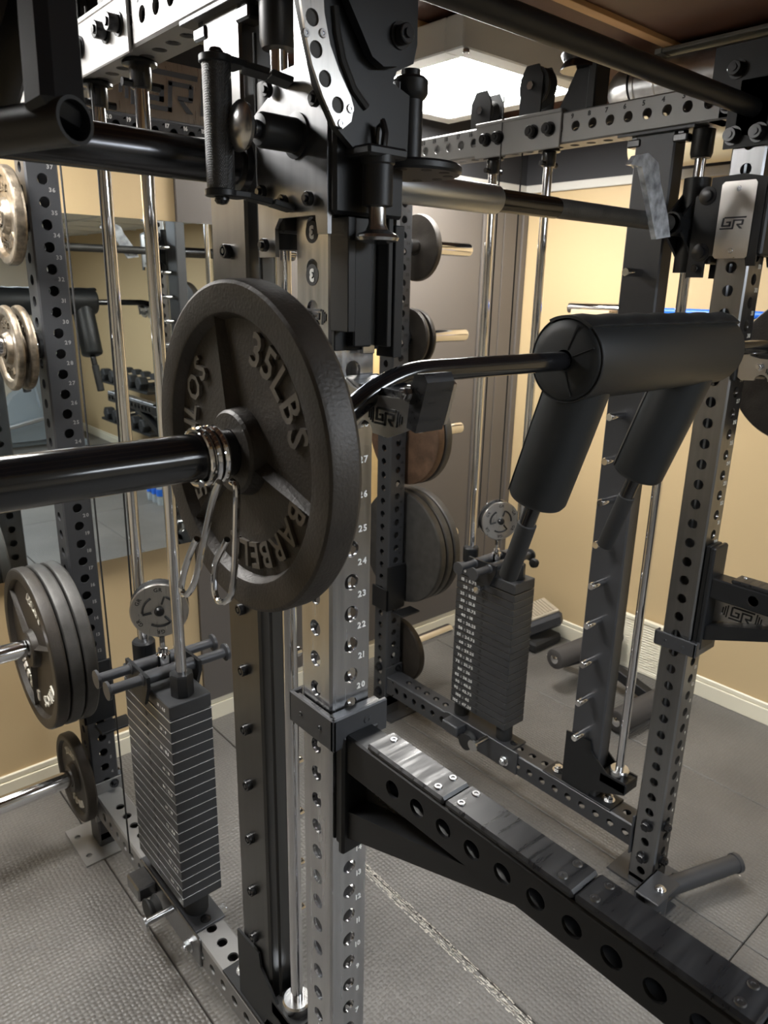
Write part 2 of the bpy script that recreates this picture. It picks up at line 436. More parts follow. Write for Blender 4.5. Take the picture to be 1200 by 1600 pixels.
# ================================================================== ROOM
fl = struct('floor', MB().box((XL, YF, -.06), (XR, YB, -.012), 0), 'rubber_black')
xs = [XL, -1.9, -.045, .545, 1.16, 1.77, XR]
for x0, x1 in zip(xs, xs[1:]):
    for y0, y1 in zip((YF, -3.95, -2.73, -1.51, -.29), (-3.95, -2.73, -1.51, -.29, YB)):
        obj('rubber_mat', MB().box((x0 + .0015, y0 + .0015, -.012), (x1 - .0015, y1 - .0015, 0), .0025), 'rubber_mat', fl)
dm = MB()
for k in range(1100):       # chalk dust caught along the mat seam
    y = -.32 + 1.0 * random.random(); x = .5355 + .021 * (y - .236) / .3 * 0.2 + random.choice((-.013, -.0065, -.006, 0, 0, .006, .012)) + random.gauss(0, .0011)
    l = random.uniform(.0015, .007); wd = random.uniform(.0005, .0013); z = .0004
    dm.add([(x - wd, y - l, z), (x + wd, y - l, z), (x + wd, y + l, z), (x - wd, y + l, z)], [(0, 1, 2, 3)])
tag(obj('seam_dust', dm, 'dust', fl), kind='stuff')

struct('wall_back', MB().box((XL - .1, YB, -.06), (XR + .1, YB + .1, 2.65), 0), 'tan')
struct('wall_right', MB().box((XR, YF - .1, -.06), (XR + .1, YB, 2.65), 0), 'tan')
struct('wall_left', MB().box((XL - .1, YF - .1, -.06), (XL, YB, 2.65), 0), 'beige')
struct('wall_front', MB().box((XL, YF - .1, -.06), (XR, YF, 2.65), 0), 'beige')
# bare dark foundation above the plaster
struct('trim_1', MB().box((XL, YB - .006, 2.135), (XR, YB, 2.4), 0).box((XR - .006, -1.1, 2.135), (XR, YB - .006, 2.4), 0), 'soffit')
struct('trim_2', MB().box((XL, YB - .014, 2.10), (XR, YB, 2.135), .003).box((XR - .014, -1.1, 2.10), (XR, YB - .014, 2.135), .003), 'rough_white')
# ceiling: brown boards with pale battens, drop ceiling with tiles further forward
ce = struct('ceiling', MB().box((XL, -1.1, 2.4), (XR, YB, 2.5), 0), 'subfloor')
for k in range(-3, 3):
    y = .553 + .41 * k
    obj('batten', MB().box((XL, y - .017, 2.386), (XR, y + .017, 2.4), .001), 'joist', ce)
tm = MB()
for x in [XL + .61 * k for k in range(9)]: tm.box((x - .012, YF, 2.118), (x + .012, -1.1, 2.13), 0)
for y in [-1.1 - .61 * k for k in range(7)]: tm.box((XL, y - .012, 2.118), (XR, y + .012, 2.13), 0)
obj('tile_grid', tm, 'fixture', ce)
LT = {(5, 0), (5, 1), (5, 3), (4, 2)}
for i in range(9):
    for j in range(7):
        if (i, j) in LT: continue
        x0 = XL + .61 * i; y1 = -1.1 - .61 * j
        if x0 > XR - .05: continue
        obj('ceiling_tile', MB().box((x0 + .012, max(YF, y1 - .598), 2.126), (min(XR, x0 + .598), y1 - .012, 2.142), .001), 'tile', ce)
struct('trim_3', MB().box((XL, -1.12, 2.118), (XR, -1.1, 2.5), .001), 'tan')
bp_ = lambda a, b, ax: None
bb = MB().box((XL, YB - .014, 0), (XR - .014, YB, .068), .002).box((XL, YB - .010, .068), (XR - .014, YB, .092), .004)
struct('baseboard_back', bb, 'cream')
bb = MB().box((XR - .014, YF, 0), (XR, YB, .068), .002).box((XR - .010, YF, .068), (XR, YB, .092), .004)
struct('baseboard_right', bb, 'cream')
# closet front: dark brown sliding panels with narrow black gaps
d1 = struct('door_1', MB().box((.538, YB - .006, .092), (XR - .001, YB - .001, 2.10), 0), 'closet_dark')
for a, b_, yo in ((.538, 1.553, .004), (1.5545, 1.996, .004), (2.003, 2.136, .010), (2.142, 2.262, .010), (2.264, 2.298, .02)):
    obj('door_panel', MB().box((a, YB - .006 - yo - .006, .093), (b_, YB - .006, 2.10), .0015), 'closet', d1)

# wall mirror over the tan wall and the edge of the closet
mi = thing('wall_mirror', 'large frameless mirror on the back wall behind the weight stack', 'mirror', (-.3, YB - .02, .772))
obj('glass', MB().box((-1.55, YB - .026, .772), (.80, YB - .020, 1.863), .001), 'mirror', mi)
obj('backing', MB().box((-1.55, YB - .020, .772), (.80, YB - .0165, 1.863), 0), 'closet_dark', mi)

# ceiling light over the rack
def panel_light(x0, y0, x1, y1, z, lens, label, group=None, margin=.07, hgt=.085):
    t = thing('ceiling_light', label, 'light', ((x0 + x1) / 2, (y0 + y1) / 2, z), group)
    m_ = MB()
    zt = z + hgt
    m_.box((x0 - margin, y0 - margin, z), (x1 + margin, y0, zt), .004).box((x0 - margin, y1, z), (x1 + margin, y1 + margin, zt), .004)
    m_.box((x0 - margin, y0, z), (x0, y1, zt), .004).box((x1, y0, z), (x1 + margin, y1, zt), .004)
    m_.box((x0, y0, zt - .01), (x1, y1, zt), 0)
    obj('housing', m_, 'fixture', t)
    obj('diffuser', MB().box((x0, y0, z + .004), (x1, y1, z + .012), .001), lens, t)
    return t
la = panel_light(1.084, .841, 1.62, 1.42, 2.30, 'lens_a', 'square white ceiling light hanging under the brown boards', hgt=.086)
for q in ((1.03, .775), (1.35, .772), (1.68, .775), (1.015, 1.1)):
    obj('clip', MB().cyl((q[0], q[1], 2.30), (q[0], q[1], 2.288), .009, 10, ch=.002), 'zinc', la)
panel_light(-.80, .72, -.28, 1.24, 2.30, 'lens_c', 'square ceiling light beside the rack above the plates stored on the left')
for i, j in sorted(LT):
    x0 = XL + .61 * i; y1 = -1.1 - .61 * j
    panel_light(x0 + .03, y1 - .58, x0 + .58, y1 - .03, 2.115, 'lens_b', 'square light panel set in the tiled ceiling', 'lights in the tiled ceiling', margin=.018, hgt=.03)

# ducts and pipe by the ceiling
rd = MB().box((1.67, -1.08, 2.373), (2.285, .596, 2.3845), .002).box((1.665, .57, 2.370), (2.285, .592, 2.3842), .001)
tag(obj('duct_panel', rd, 'grey_metal', loc=(1.99, 0, 2.373)), 'flat grey sheet metal duct panel fixed under the brown ceiling boards', 'duct')
c0 = PX(990, 128, 1.70); c1 = PX(1130, 107, 1.70); cz = (c0.z + c1.z) / 2 - .007
g = thing('round_duct', 'shiny galvanized round duct with elbow behind the numbered beam', 'duct', (1.70, c0.y, cz))
obj('pipe', MB().cyl((1.70, c0.y - .02, cz), (1.70, -1.0, cz), 0.060, 28), 'galv', g)
el = [(1.70 + .075 * (1 - math.cos(t)), c0.y - .02 + .075 * math.sin(t), cz) for t in [PI / 2 * k / 6 for k in range(7)]]
obj('elbow', MB().tube(el + [(1.98, el[-1][1], cz)], 0.062, 28), 'galv', g)
cr_ = PB()
for yy in (c0.y - .03, c0.y - .10): cr_.lathe([(0.060, -.006), (0.0635, -.004), (0.0635, .004), (0.060, .006)], (1.70, yy, cz), (0, 1, 0), 28)
obj('seam_band', cr_, 'galv', g)
pc = PX(1082, 222, 2.08)
tag(obj('drain_pipe', MB().cyl((2.08, pc.y + .22, pc.z), (2.08, pc.y - 1.0, pc.z), .075, 28, ch=.012), 'cream_pipe', loc=(2.08, pc.y, pc.z)), 'cream round pipe along the wall below the galvanized duct', 'pipe')

# barbell stored along the right wall
wb = thing('wall_barbell', 'blue-shafted barbell with chrome sleeve stored along the tan wall', 'barbell', (2.2, .5, 1.603))
obj('sleeve', MB().lathe([(0, 0), (.022, 0), (.025, .004), (.025, .395), (.022, .40)], (2.2, 1.2, 1.603), (0, -1, 0), 24), 'chrome', wb)
obj('collar', MB().lathe([(.02, .37), (.036, .372), (.036, .395), (.027, .40), (.027, .435), (.02, .437)], (2.2, 1.2, 1.603), (0, -1, 0), 24), 'chrome', wb)
obj('shaft', MB().cyl((2.2, .77, 1.603), (2.2, -.5, 1.603), .0145, 20), 'blue', wb)
wr = MB().box((2.13, .955, 1.555), (XR, 1.145, 1.5735), .003).box((XR - .02, .955, 1.48), (XR, 1.145, 1.5735), .003).box((2.13, .955, 1.573), (2.15, 1.145, 1.60), .003)
tag(obj('barbell_shelf', wr, 'plywood', loc=(2.29, 1.05, 1.48)), 'brown wooden shelf bracket under the blue barbell on the wall', 'shelf')
wr = MB().box((2.13, -.35, 1.555), (XR, -.25, 1.5885), .003)
tag(obj('barbell_shelf', wr, 'plywood', loc=(2.29, -.3, 1.555)), 'wooden bracket carrying the blue shaft of the wall barbell', 'shelf')

# cream louvred vent standing at the right wall
vt = thing('wall_vent', 'cream louvred return vent at the foot of the tan wall', 'vent', (2.285, .7, 0))
vm = MB().box((2.262, .50, .002), (2.285, .52, .262), .002).box((2.262, .90, .002), (2.285, .92, .262), .002).box((2.262, .50, .245), (2.285, .92, .262), .002).box((2.262, .50, .002), (2.285, .92, .018), .002)
obj('frame', vm, 'cream', vt)
for k in range(19):
    z = .022 + k * .0118
    obj('louver', MB().add([(2.264, .52, z), (2.264, .90, z), (2.278, .90, z + .0105), (2.278, .52, z + .0105), (2.266, .52, z), (2.266, .90, z), (2.280, .90, z + .0105), (2.280, .52, z + .0105)], [(0, 1, 2, 3), (7, 6, 5, 4), (0, 4, 5, 1), (2, 6, 7, 3)]), 'cream', vt)
obj('back', MB().box((2.281, .51, .004), (2.284, .91, .25), 0), 'closet_dark', vt)

# roller attachment lying on the floor by the right wall
ra = thing('roller_attachment', 'dark leg roller attachment with two foam rollers lying by the wall vent', 'roller', (1.95, .65, 0))
def foam_roller(p0, p1, r, par):
    p0 = V(p0); p1 = V(p1); a = (p1 - p0).normalized(); L = (p1 - p0).length
    o = obj('foam_roller', MB().lathe([(.02, 0), (r - .008, 0), (r - .002, .003), (r, .01), (r, L - .01), (r - .008, L), (.02, L)], p0, a, 28), 'foam', par)
    obj('end_cap', MB().lathe([(0, -.006), (.007, -.006), (.012, -.003), (.016, -.002), (.021, .001)], p0, a, 20).lathe([(.021, L - .001), (.012, L + .003), (0, L + .004)], p0, a, 20), 'chrome', o)
foam_roller((1.81, .838, .158), (2.24, .805, .158), .045, ra)
foam_roller((1.752, .487, .050), (2.16, .452, .050), .049, ra)
am = MB().bar((2.03, .80, .14), (2.03, .49, .05), .045, .045, c=.003)
am.bar((2.03, .80, .12), (2.03, .93, .03), .04, .04, c=.003)
obj('frame', am, 'powder', ra)
obj('frame_hole', PB().cyl((2.006, .70, .111), (2.0045, .70, .111), .009, 14).cyl((2.006, .60, .082), (2.0045, .60, .082), .009, 14), 'print_black', ra)

# ribbed block near the corner
rb = thing('ribbed_block', 'black block with a ribbed top coloured as its golden reflection leaning near the corner', 'block', (2.15, 1.22, 0))
Mr = Matrix.Rotation(math.radians(-24), 3, 'Z') @ Matrix.Rotation(math.radians(-14), 3, 'Y')
def tb(lo, hi, c): t = MB().box(lo, hi, c); r_ = MB(); r_.add([Vector((2.15, 1.20, .125)) + Mr @ q for q in t.v], t.f); return r_
obj('body', tb((-.11, -.09, -.05), (.11, .09, .035), .022), 'gun', rb)
obj('base', MB().box((2.03, 1.10, 0), (2.24, 1.33, .05), .01), 'rubber_black', rb)
obj('top_plate', tb((-.085, -.075, .03), (.095, .075, .045), .004), 'ribbed', rb)
for k in range(10):
    obj('rib', tb((-.066 + k * .0150, -.064, .044), (-.058 + k * .0150, .064, .050), .001), 'ribbed', rb)

# pine board on the closet front
pa = PY(574, 640, 1.555); pb = PY(593, 782, 1.555)
tag(obj('pine_board', MB().box((pa.x - .06, YB - .040, pb.z), (pb.x, YB - .018, 1.62), .004), 'pine', loc=(pb.x, YB - .03, pb.z)), 'narrow yellow pine board against the dark closet door', 'board')

# ================================================================== RACK
rack = thing('power_rack', 'black and silver all-in-one power rack with twin weight stacks', 'power rack', (W / 2, D / 2, 0))
UPR = {'LF': (0, 0, 0.0, 0.5, 'nickel', 2.19), 'RF': (W, 0, -.26, -.76, 'smoke', 2.17), 'LR': (0, D, -.405, .095, 'gun', 2.17), 'RR': (W, D, .372, -.021, 'gun', 2.17)}  # RF is nickel too, its colour darkened for the dark things it reflects
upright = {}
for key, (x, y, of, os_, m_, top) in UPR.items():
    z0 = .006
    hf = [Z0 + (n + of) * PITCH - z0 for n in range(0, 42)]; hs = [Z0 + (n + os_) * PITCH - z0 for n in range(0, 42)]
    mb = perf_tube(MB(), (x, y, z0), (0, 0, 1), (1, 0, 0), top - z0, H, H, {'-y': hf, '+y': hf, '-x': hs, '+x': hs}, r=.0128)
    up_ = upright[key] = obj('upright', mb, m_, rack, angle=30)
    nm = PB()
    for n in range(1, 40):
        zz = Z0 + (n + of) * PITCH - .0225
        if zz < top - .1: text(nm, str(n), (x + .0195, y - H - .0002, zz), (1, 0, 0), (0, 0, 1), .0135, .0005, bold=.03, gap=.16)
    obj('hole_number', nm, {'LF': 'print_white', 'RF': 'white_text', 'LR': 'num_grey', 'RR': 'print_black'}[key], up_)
    # foot plate
    fx0, fx1 = (x - .10, x + .05) if x < .5 else (x - .05, x + .10)
    fp = obj('foot_plate', MB().prism([(fx0, y - .09), (fx1, y - .09), (fx1, y + .10), (fx0, y + .10)], (0, 0, 0), (1, 0, 0), (0, 1, 0), (0, 0, 1), .006, [(x + (.078 if x > .5 else -.078), y - .05, .009), (x + (.078 if x > .5 else -.078), y + .05, .009)]), 'beam_grey' if key == 'LR' else 'gun', up_)

# side cross members, bottom and top
for x, zc, m_ in ((0, .157, 'beam_grey'), (W, .149, 'gun')):  # left member's lighter grey stands in for the ceiling light it reflects
    L = D - 2 * H
    ss = [1.05 - .0508 * k - H for k in range(21)]
    mb = perf_tube(MB(), (x, H, zc), (0, 1, 0), (1, 0, 0), L, H, H, {'-x': [s + .031 for s in ss], '+x': [s + .031 for s in ss], '-y': ss, '+y': ss}, r=.0125)
    cm = obj('crossmember', mb, m_, rack, angle=30)
    pl = PB()
    for yy in (H, D - H):
        s_ = 1 if yy < .5 else -1
        pl.box((x - .045, yy, zc - .055), (x + .045, yy + s_ * .006, zc + .075), .001)
    obj('end_plate', pl, m_, cm)
    bo = PB()
    for yy in (H + .006, D - H - .006):
        s_ = 1 if yy < .5 else -1
        bolt(bo, (x + .02, yy, zc + .058), (0, s_, 0), .010)
    sx = -1
    for yy in (0, D):
        for zz in (.105, .215): bolt(bo, (x - H, yy, zz - (.0 if x > .5 else -.03)), (-1, 0, 0), .0135, .014); bolt(bo, (x + H, yy, zz), (1, 0, 0), .0135, .014)
    bolt(bo, (x - .012 if x > .5 else x + .012, -H, .223), (0, -1, 0), .0125, .013); bolt(bo, (x, -H, .10), (0, -1, 0), .0125, .013)
    for yy in (.33, .52): bo.lathe([(0, .014), (.006, .013), (.012, .009), (.0145, 0)], (x, yy, zc + H), (0, 0, 1), 18)
    obj('bolt', bo, 'powder_gloss', cm)
for x in (0, W):
    L = D - 2 * H
    ss = [.104 + .0506 * k - H for k in range(21)]
    mb = perf_tube(MB(), (x, H, 2.081), (0, 1, 0), (1, 0, 0), L, H, H, {'-x': ss, '+x': ss, '-y': [s + .025 for s in ss], '+y': [s + .025 for s in ss]}, r=.0125)
    cm = obj('crossmember', mb, 'beam_grey', rack, angle=30)
    nm = PB()
    if x > .5:
        for n in range(2, 22): text(nm, str(n), (x - H - .0002, .104 + .0506 * (n - 2) + .012, 2.081 + .0245), (0, -1, 0), (0, 0, 1), .0155, .0005, bold=.04, gap=.14)
    else:
        for n in range(2, 22): text(nm, str(n), (x - H - .0002, .104 + .0506 * (n - 2) + .012, 2.081 + .0245), (0, -1, 0), (0, 0, 1), .0155, .0005, bold=.04, gap=.14)
    obj('hole_number', nm, 'print_black', cm)
    # pulley carrier clamped over the beam behind the stack rods
    xo = -1
    pl = MB().box((x - H - .007, .50, 2.035), (x - H - .001, .80, 2.125), .002).box((x - H - .009, .50, 2.118), (x - .01, .80, 2.128), .002)
    obj('carrier_plate', pl, 'beam_grey', cm)
    bo = PB()
    for yy in (.535, .59, .71, .755): bolt(bo, (x - H - .007, yy, 2.082), (-1, 0, 0), .0135, .018, True, 20)
    for yy in (.06, ): bolt(bo, (x - H, yy, 2.07), (-1, 0, 0), .013, .014)
    for yy in (.29, .17): bolt(bo, (x - .015, yy, 2.043), (0, 0, -1), .013, .02); bo.box((x - .03, yy - .018, 2.012), (x, yy + .018, 2.03), .003)
    obj('bolt', bo, 'powder_gloss', cm)
    # pulleys standing on the beam
    for yy, zz, rr in ((.62, 2.20, .05), (.80, 2.165, .032)):
        pb_ = MB().prism([(-.035, -.085), (.035, -.085), (.038, .02), (.02, .05), (-.02, .05), (-.038, .02)], (x - .024, yy, zz), (0, 1, 0), (0, 0, 1), (-1, 0, 0), .005)
        pb_.prism([(-.035, -.085), (.035, -.085), (.038, .02), (.02, .05), (-.02, .05), (-.038, .02)], (x + .024, yy, zz), (0, 1, 0), (0, 0, 1), (1, 0, 0), .005)
        br = obj('pulley_bracket', pb_, 'powder', rack)
        obj('pulley_wheel', MB().lathe([(0, -.018), (rr, -.018), (rr, -.012), (rr - .008, 0), (rr, .012), (rr, .018), (0, .018)], (x, yy, zz), (1, 0, 0), 28), 'rubber_black', br)
        obj('axle', MB().cyl((x - .036, yy, zz), (x + .036, yy, zz), .011, 6), 'zinc', br)
    # level pulley wheel on an upright bracket
    pb_ = MB().box((x - .03, .415, 2.119), (x + .03, .44, 2.23), .003).prism([(.44, 2.119), (.53, 2.119), (.47, 2.23), (.44, 2.23)], (x - .02, 0, 0), (0, 1, 0), (0, 0, 1), (-1, 0, 0), .006)
    br = obj('pulley_bracket', pb_, 'powder', rack)
    obj('pulley_wheel', MB().lathe([(0, -.02), (.055, -.02), (.055, -.014), (.046, 0), (.055, .014), (.055, .02), (0, .02)], (x - .005, .478, 2.235), (0, 0, 1), 28), 'black_chrome', br)

# rear top beam with the big emblem plate
mb = perf_tube(MB(), (H, D, 2.045), (1, 0, 0), (0, 1, 0), W - 2 * H, H, .0255, {'-x': [.05 + .0508 * k for k in range(20)], '+x': []}, r=.0115, pitch=.0505)
rbm = obj('crossmember', mb, 'gun', rack, angle=30)
obj('emblem_plate', MB().box((H + .01, D - H + .004, 2.075), (W - H - .01, D - H + .008, 2.21), .001), 'brushed', rbm)
em = MB(); emblem(em, (.335, D - H + .0038, 2.142), (1, 0, 0), (0, 0, 1), .095, True); obj('emblem', em, 'gun', rbm)
nm = PB()
for k in range(20): text(nm, str(22 - k), (H + .05 + .0508 * k - .018, D - H - .0002, 2.061), (1, 0, 0), (0, 0, 1), .0135, .0005, bold=.03)
obj('hole_number', nm, 'print_white', rbm)

# pull-up bar between the front uprights
pu = obj('pull_up_bar', MB().cyl((H, 0, 2.055), (W - H, 0, 2.055), .0195, 28), 'powder', rack)
obj('end_flange', PB().box((W - H - .008, -.036, 2.0), (W - H, .036, 2.115), .003).box((H, -.036, 2.0), (H + .008, .036, 2.115), .003), 'powder', pu)
pl = MB().prism([(-.06, 1.98), (.055, 1.98), (.055, 2.10), (.10, 2.10), (.10, 2.185), (-.06, 2.185)], (W - H - .008, 0, 0), (0, 1, 0), (0, 0, 1), (1, 0, 0), .006)
gp = obj('gusset_plate', pl, 'powder', rack)
bo = PB()
for yy, zz in ((-.035, 2.16), (.045, 2.135), (-.02, 2.005), (.035, 2.005)): bolt(bo, (W - H - .008, yy, zz), (-1, 0, 0), .0145, .018, True, 20)
obj('bolt', bo, 'powder_gloss', gp)

# rods, posts, cables
for x in (0, W):
    s_ = 1 if x < .5 else -1      # inward
    for yy in (.565, .765):
        gr = obj('guide_rod', MB().cyl((x, yy, .20), (x, yy, 2.043), .0125, 24), 'chrome', rack)
        obj('rod_collar', MB().lathe([(.0125, 0), (.026, 0), (.030, -.004), (.030, -.008), (.019, -.010), (.019, -.042), (.017, -.045), (.0125, -.046)], (x, yy, 2.043), (0, 0, 1), 24).cyl((x - .034, yy, 2.005), (x + .034, yy, 2.005), .007, 10), 'powder_gloss', gr)
        obj('rubber_stop', MB().lathe([(.0125, .0), (.026, .0), (.028, .01), (.028, .05), (.024, .056), (.0125, .056)], (x, yy, .193), (0, 0, 1), 24), 'rubber_black', gr)
    sr = obj('smith_rod', MB().cyl((x, .127, .285), (x, .127, 2.02), .0125, 28), 'chrome', rack)
    obj('rod_seat', MB().lathe([(.0125, 0), (.026, 0), (.029, -.004), (.029, -.035), (0, -.035)], (x, .127, .318), (0, 0, 1), 28), 'steel', sr)
    obj('rod_head', MB().lathe([(.0125, -.06), (.022, -.06), (.025, -.05), (.025, 0), (0, 0)], (x, .127, 2.035), (0, 0, 1), 28), 'powder', sr)
    # catch post with pegs
    po = obj('catch_post', MB().box((x - .026, .182, .19), (x + .026, .287, 2.043), .004), 'gun' if x > .5 else 'post_metal', rack)
    obj('post_flange', MB().box((x - .04, .13, 2.036), (x + .04, .33, 2.043), .001), 'gun', po)
    pg = [.402, .520, .645, .768, .889, 1.011, 1.131, 1.245, 1.363, 1.483, 1.603, 1.722, 1.842]
    for z in pg:
        p = obj('peg', MB().lathe([(.0105, -.002), (.0105, .062), (.009, .066), (0, .066)], (x + s_ * .026, .2345, z), (s_, 0, 0), 18), 'chrome', po)
        obj('peg_bolt', MB().lathe([(0, .011), (.004, .011), (.0042, .006), (.0068, .006), (.0068, .011), (.0095, .011), (.0105, .009), (.0105, 0)], (x - s_ * .026, .2345, z), (-s_, 0, 0), 16), 'powder_gloss', po)
    # foot bracket of the post carrying the rod
    zb = .186 if x > .5 else .196
    poly = [(.30, zb), (.30, .372), (.214, .378), (.209, .346), (.150, .300), (.085, .300), (.085, zb + .075), (.19, zb + .03), (.205, zb)]
    mbk = MB()
    for sx in (-1, 1): mbk.prism(poly, (x + sx * .028, 0, 0), (0, 1, 0), (0, 0, 1), (sx, 0, 0), .005)
    mbk.box((x - .033, .083, .262), (x + .033, .172, .296), .003).box((x - .038, .12, zb), (x + .038, .37, zb + .006), .001)
    obj('foot_bracket', mbk, 'powder', po)
    obj('bracket_bolt', bolt(bolt(PB(), (x, .335, zb + .006), (0, 0, 1), .0145, .012), (x, .15, zb + .006), (0, 0, 1), .0145, .012), 'steel', po)
# steel cables
def cable(pts, r=.0022): return obj('cable', MB().tube(pts, r, 8), 'rubber_black', rack)
def pxcable(a, b):
    a, b = V(a), V(b); d = b - a; cable([a, a + d * ((2.16 - a.z) / d.z)])
pxcable(PX(203, 1333, -.085), PX(93, 246, -.02)); pxcable(PX(206, 938, -.018), PX(153, 262, -.018))
cable([(-.012, .167, .20), (-.012, .167, 2.0)], .003)
cable([(W - .045, .70, .93), (W - .045, .70, 2.2)]); cable([(W, .655, 1.0), (W, .66, 2.2)])

# weight stacks
NPL = 20
def weight_stack(x, labelled):
    zt, zb = .786, .258
    if x < .5: zt, zb = .800, .260
    hd = obj('weight_stack', MB().box((x - .05, .527, zt - .034), (x + .05, .778, zt), .002), 'stack', rack)
    t = (zt - .036 - zb) / (NPL - 1)
    tm_ = MB().box((x - .05, .527, 0), (x + .05, .778, t - .0004), .0014)
    em_ = MB().box((x - .0504, .5266, 0), (x + .0504, .7784, .0018), 0)  # thin strip painted as the light caught by each plate's edge
    first = None; fe = None
    for k in range(NPL - 1):
        z = zb + k * t
        if first is None:
            first = obj('stack_plate', MB().add([q + Vector((0, 0, z)) for q in tm_.v], tm_.f), 'stack', hd)
            fe = obj('edge_glint', MB().add([q + Vector((0, 0, z + t - .0020)) for q in em_.v], em_.f), 'stack_glint' if x < .5 else 'smoke', first)
        else:
            c = first.copy(); COL.objects.link(c); c.parent = hd; c.location = (0, 0, k * t)
            e = fe.copy(); COL.objects.link(e); e.parent = c
    hm = PB(); pm = PB()
    for k in range(NPL):
        z = zb + k * t + t / 2 if k < NPL - 1 else zt - .018
        hm.cyl((x - .0502, .655, z), (x - .0508, .655, z), .0055, 12)
        if True:
            lb = 10 + 5 * (NPL - 1 - k)
            kg = ('%.2f' % (lb * .45)).rstrip('0').rstrip('.')
            s1 = '%d : %s' % (lb, kg)
            if x > .5: text(pm, s1, (x - .0503, .722, z), (0, -1, 0), (0, 0, 1), .0145, .0004, bold=.03, sx=1.15)
            elif k % 2 == 1: text(pm, s1, (x - .0503, .568, z), (0, -1, 0), (0, 0, 1), .0105, .0004, bold=.02, sx=1.1)
    obj('pin_hole', hm, 'print_black', hd); obj('weight_number', pm, 'print_white', hd)
    # bushings and loading pegs on the head
    for yy in (.565, .765): obj('rod_bushing', MB().lathe([(.0128, 0), (.025, 0), (.027, .003), (.027, .048), (.024, .052), (.0128, .052)], (x, yy, zt), (0, 0, 1), 8 if yy < .6 else 24), 'powder', hd)
    for yy, zz in ((.625, zt + .03), (.688, zt + .03)):
        lo, hi = x - .145, x + .145
        obj('loading_peg', MB().lathe([(0, 0), (.021, 0), (.021, .006), (.0115, .009), (.0115, .075), (.015, .078), (.015, .212), (.0115, .215), (.0115, .281), (.021, .284), (.021, .29), (0, .29)], (lo, yy, zz), (1, 0, 0), 24), 'gun', hd)
    cr2 = PB()
    for sx in (-.062, .062): cr2.prism([(.598, zt + .045), (.715, zt + .045), (.715, zt + .02), (.69, zt - .03), (.62, zt - .03), (.598, zt + .02)], (x + sx - .004, 0, 0), (0, 1, 0), (0, 0, 1), (1, 0, 0), .008)
    obj('peg_bracket', cr2, 'powder', hd)
    obj('eye_bolt', MB().lathe([(.013, 0), (.016, .004), (.016, .036), (.011, .04), (.011, .05), (.006, .052), (.006, .085)], (x, .655, zt + .025), (0, 0, 1), 16), 'chrome', hd)
    # moving pulley with its two polished discs
    c = Vector((x, .655, zt + .175)); R_ = .064
    nr = Vector((-.44, -.90, 0)).normalized(); tg = Vector((0, 0, 1)).cross(nr)
    on = lambda a, r_, d: c + nr * d + tg * (math.sin(a) * r_) + Vector((0, 0, math.cos(a) * r_))
    pw = obj('moving_pulley', MB().lathe([(0, -.012), (R_ - .006, -.012), (R_ - .014, 0), (R_ - .006, .012), (0, .012)], c, nr, 32), 'rubber_black', rack)
    for sx in (-1, 1):
        ds = obj('disc', MB().lathe([(0, .018), (R_ - .002, .018), (R_, .016), (R_, .013), (0, .013)], c, nr * sx, 40), 'brushed' if sx > 0 else 'chrome', pw)
    sl = PB()
    for a0 in (20, 140, 260):       # three slots
        arc = [math.radians(a0 + k * 8) for k in range(10)]; a = arc[0]
        sl.tube([on(q, .036, .0188) for q in reversed(arc)] + [on(a, .017, .0188)], .0028, 6)
    obj('slot', sl, 'print_black', pw)
    sl = PB()
    for a0 in range(0, 360, 60): arc_text(sl, 'GR', c + nr * .0182, .051, nr, (0, 0, 1), math.radians(a0), .013, .0006)
    obj('disc_mark', sl, 'print_black', pw)
    obj('axle', MB().lathe([(0, .03), (.007, .029), (.011, .024), (.011, .018)], c, nr, 16), 'powder_gloss', pw)
    obj('yoke', MB().lathe([(.0, -.085), (.006, -.085), (.006, -.07), (.018, -.064), (.018, -.05)], c, (0, 0, 1), 16), 'powder', pw)
    if x > .5:   # selector pin
        pn = obj('selector_pin', MB().lathe([(.005, 0), (.005, .02), (.012, .022), (.014, .03), (.012, .038), (0, .04)], (x - .05, .655, zt - .05), (-1, 0, 0), 18), 'zinc', hd)
        obj('lanyard_knob', MB().lathe([(0, .0), (.014, .004), (.016, .015), (.010, .026), (0, .03)], (x + .055, .55, zt + .04), (1, 0, 0), 18), 'rubber_black', hd)
    # stack base: stop block, low pulley bracket
    zc = .157 if x < .5 else .149
    bs = MB().box((x - .042, .50, zc + H), (x + .042, .81, zc + H + .006), .001)
    base = obj('stack_base', bs, 'gun', rack)
    k_ = 1
    pbm = MB().box((x - H - .006, .47, zc - .035), (x - H, .80, zc + .05), .002).box((x - H - .055, .70, zc + .01), (x - H - .006, .775, zc + .05), .004)
    pb2 = obj('pulley_bracket', pbm, 'smoke' if x < .5 else 'gun', base)
    obj('pulley_shaft', MB().lathe([(0, 0), (.020, 0), (.020, .006), (.009, .008), (.009, .075)], (x - H - .085, .60, zc + .045), (1, 0, 0), 18), 'steel', pb2)
    obj('pulley_wheel', MB().lathe([(0, -.015), (.03, -.015), (.03, -.01), (.022, 0), (.03, .01), (.03, .015), (0, .015)], (x - H - .035, .665, zc + .01), (1, 0, 0), 24), 'rubber_black', pb2)
    obj('bolt', bolt(bolt(PB(), (x - H - .006, .52, zc - .005), (-1, 0, 0), .013, .012), (x + H, .56, zc + .0), (1, 0, 0), .013, .03), 'zinc', pb2)
    obj('stop_pin', MB().lathe([(0, 0), (.005, 0), (.005, .02), (.014, .022), (.014, .03), (0, .032)], (x + .05, .60, zb + .03), (1, 0, 0), 18), 'steel', hd)
weight_stack(0, True); weight_stack(W, True)

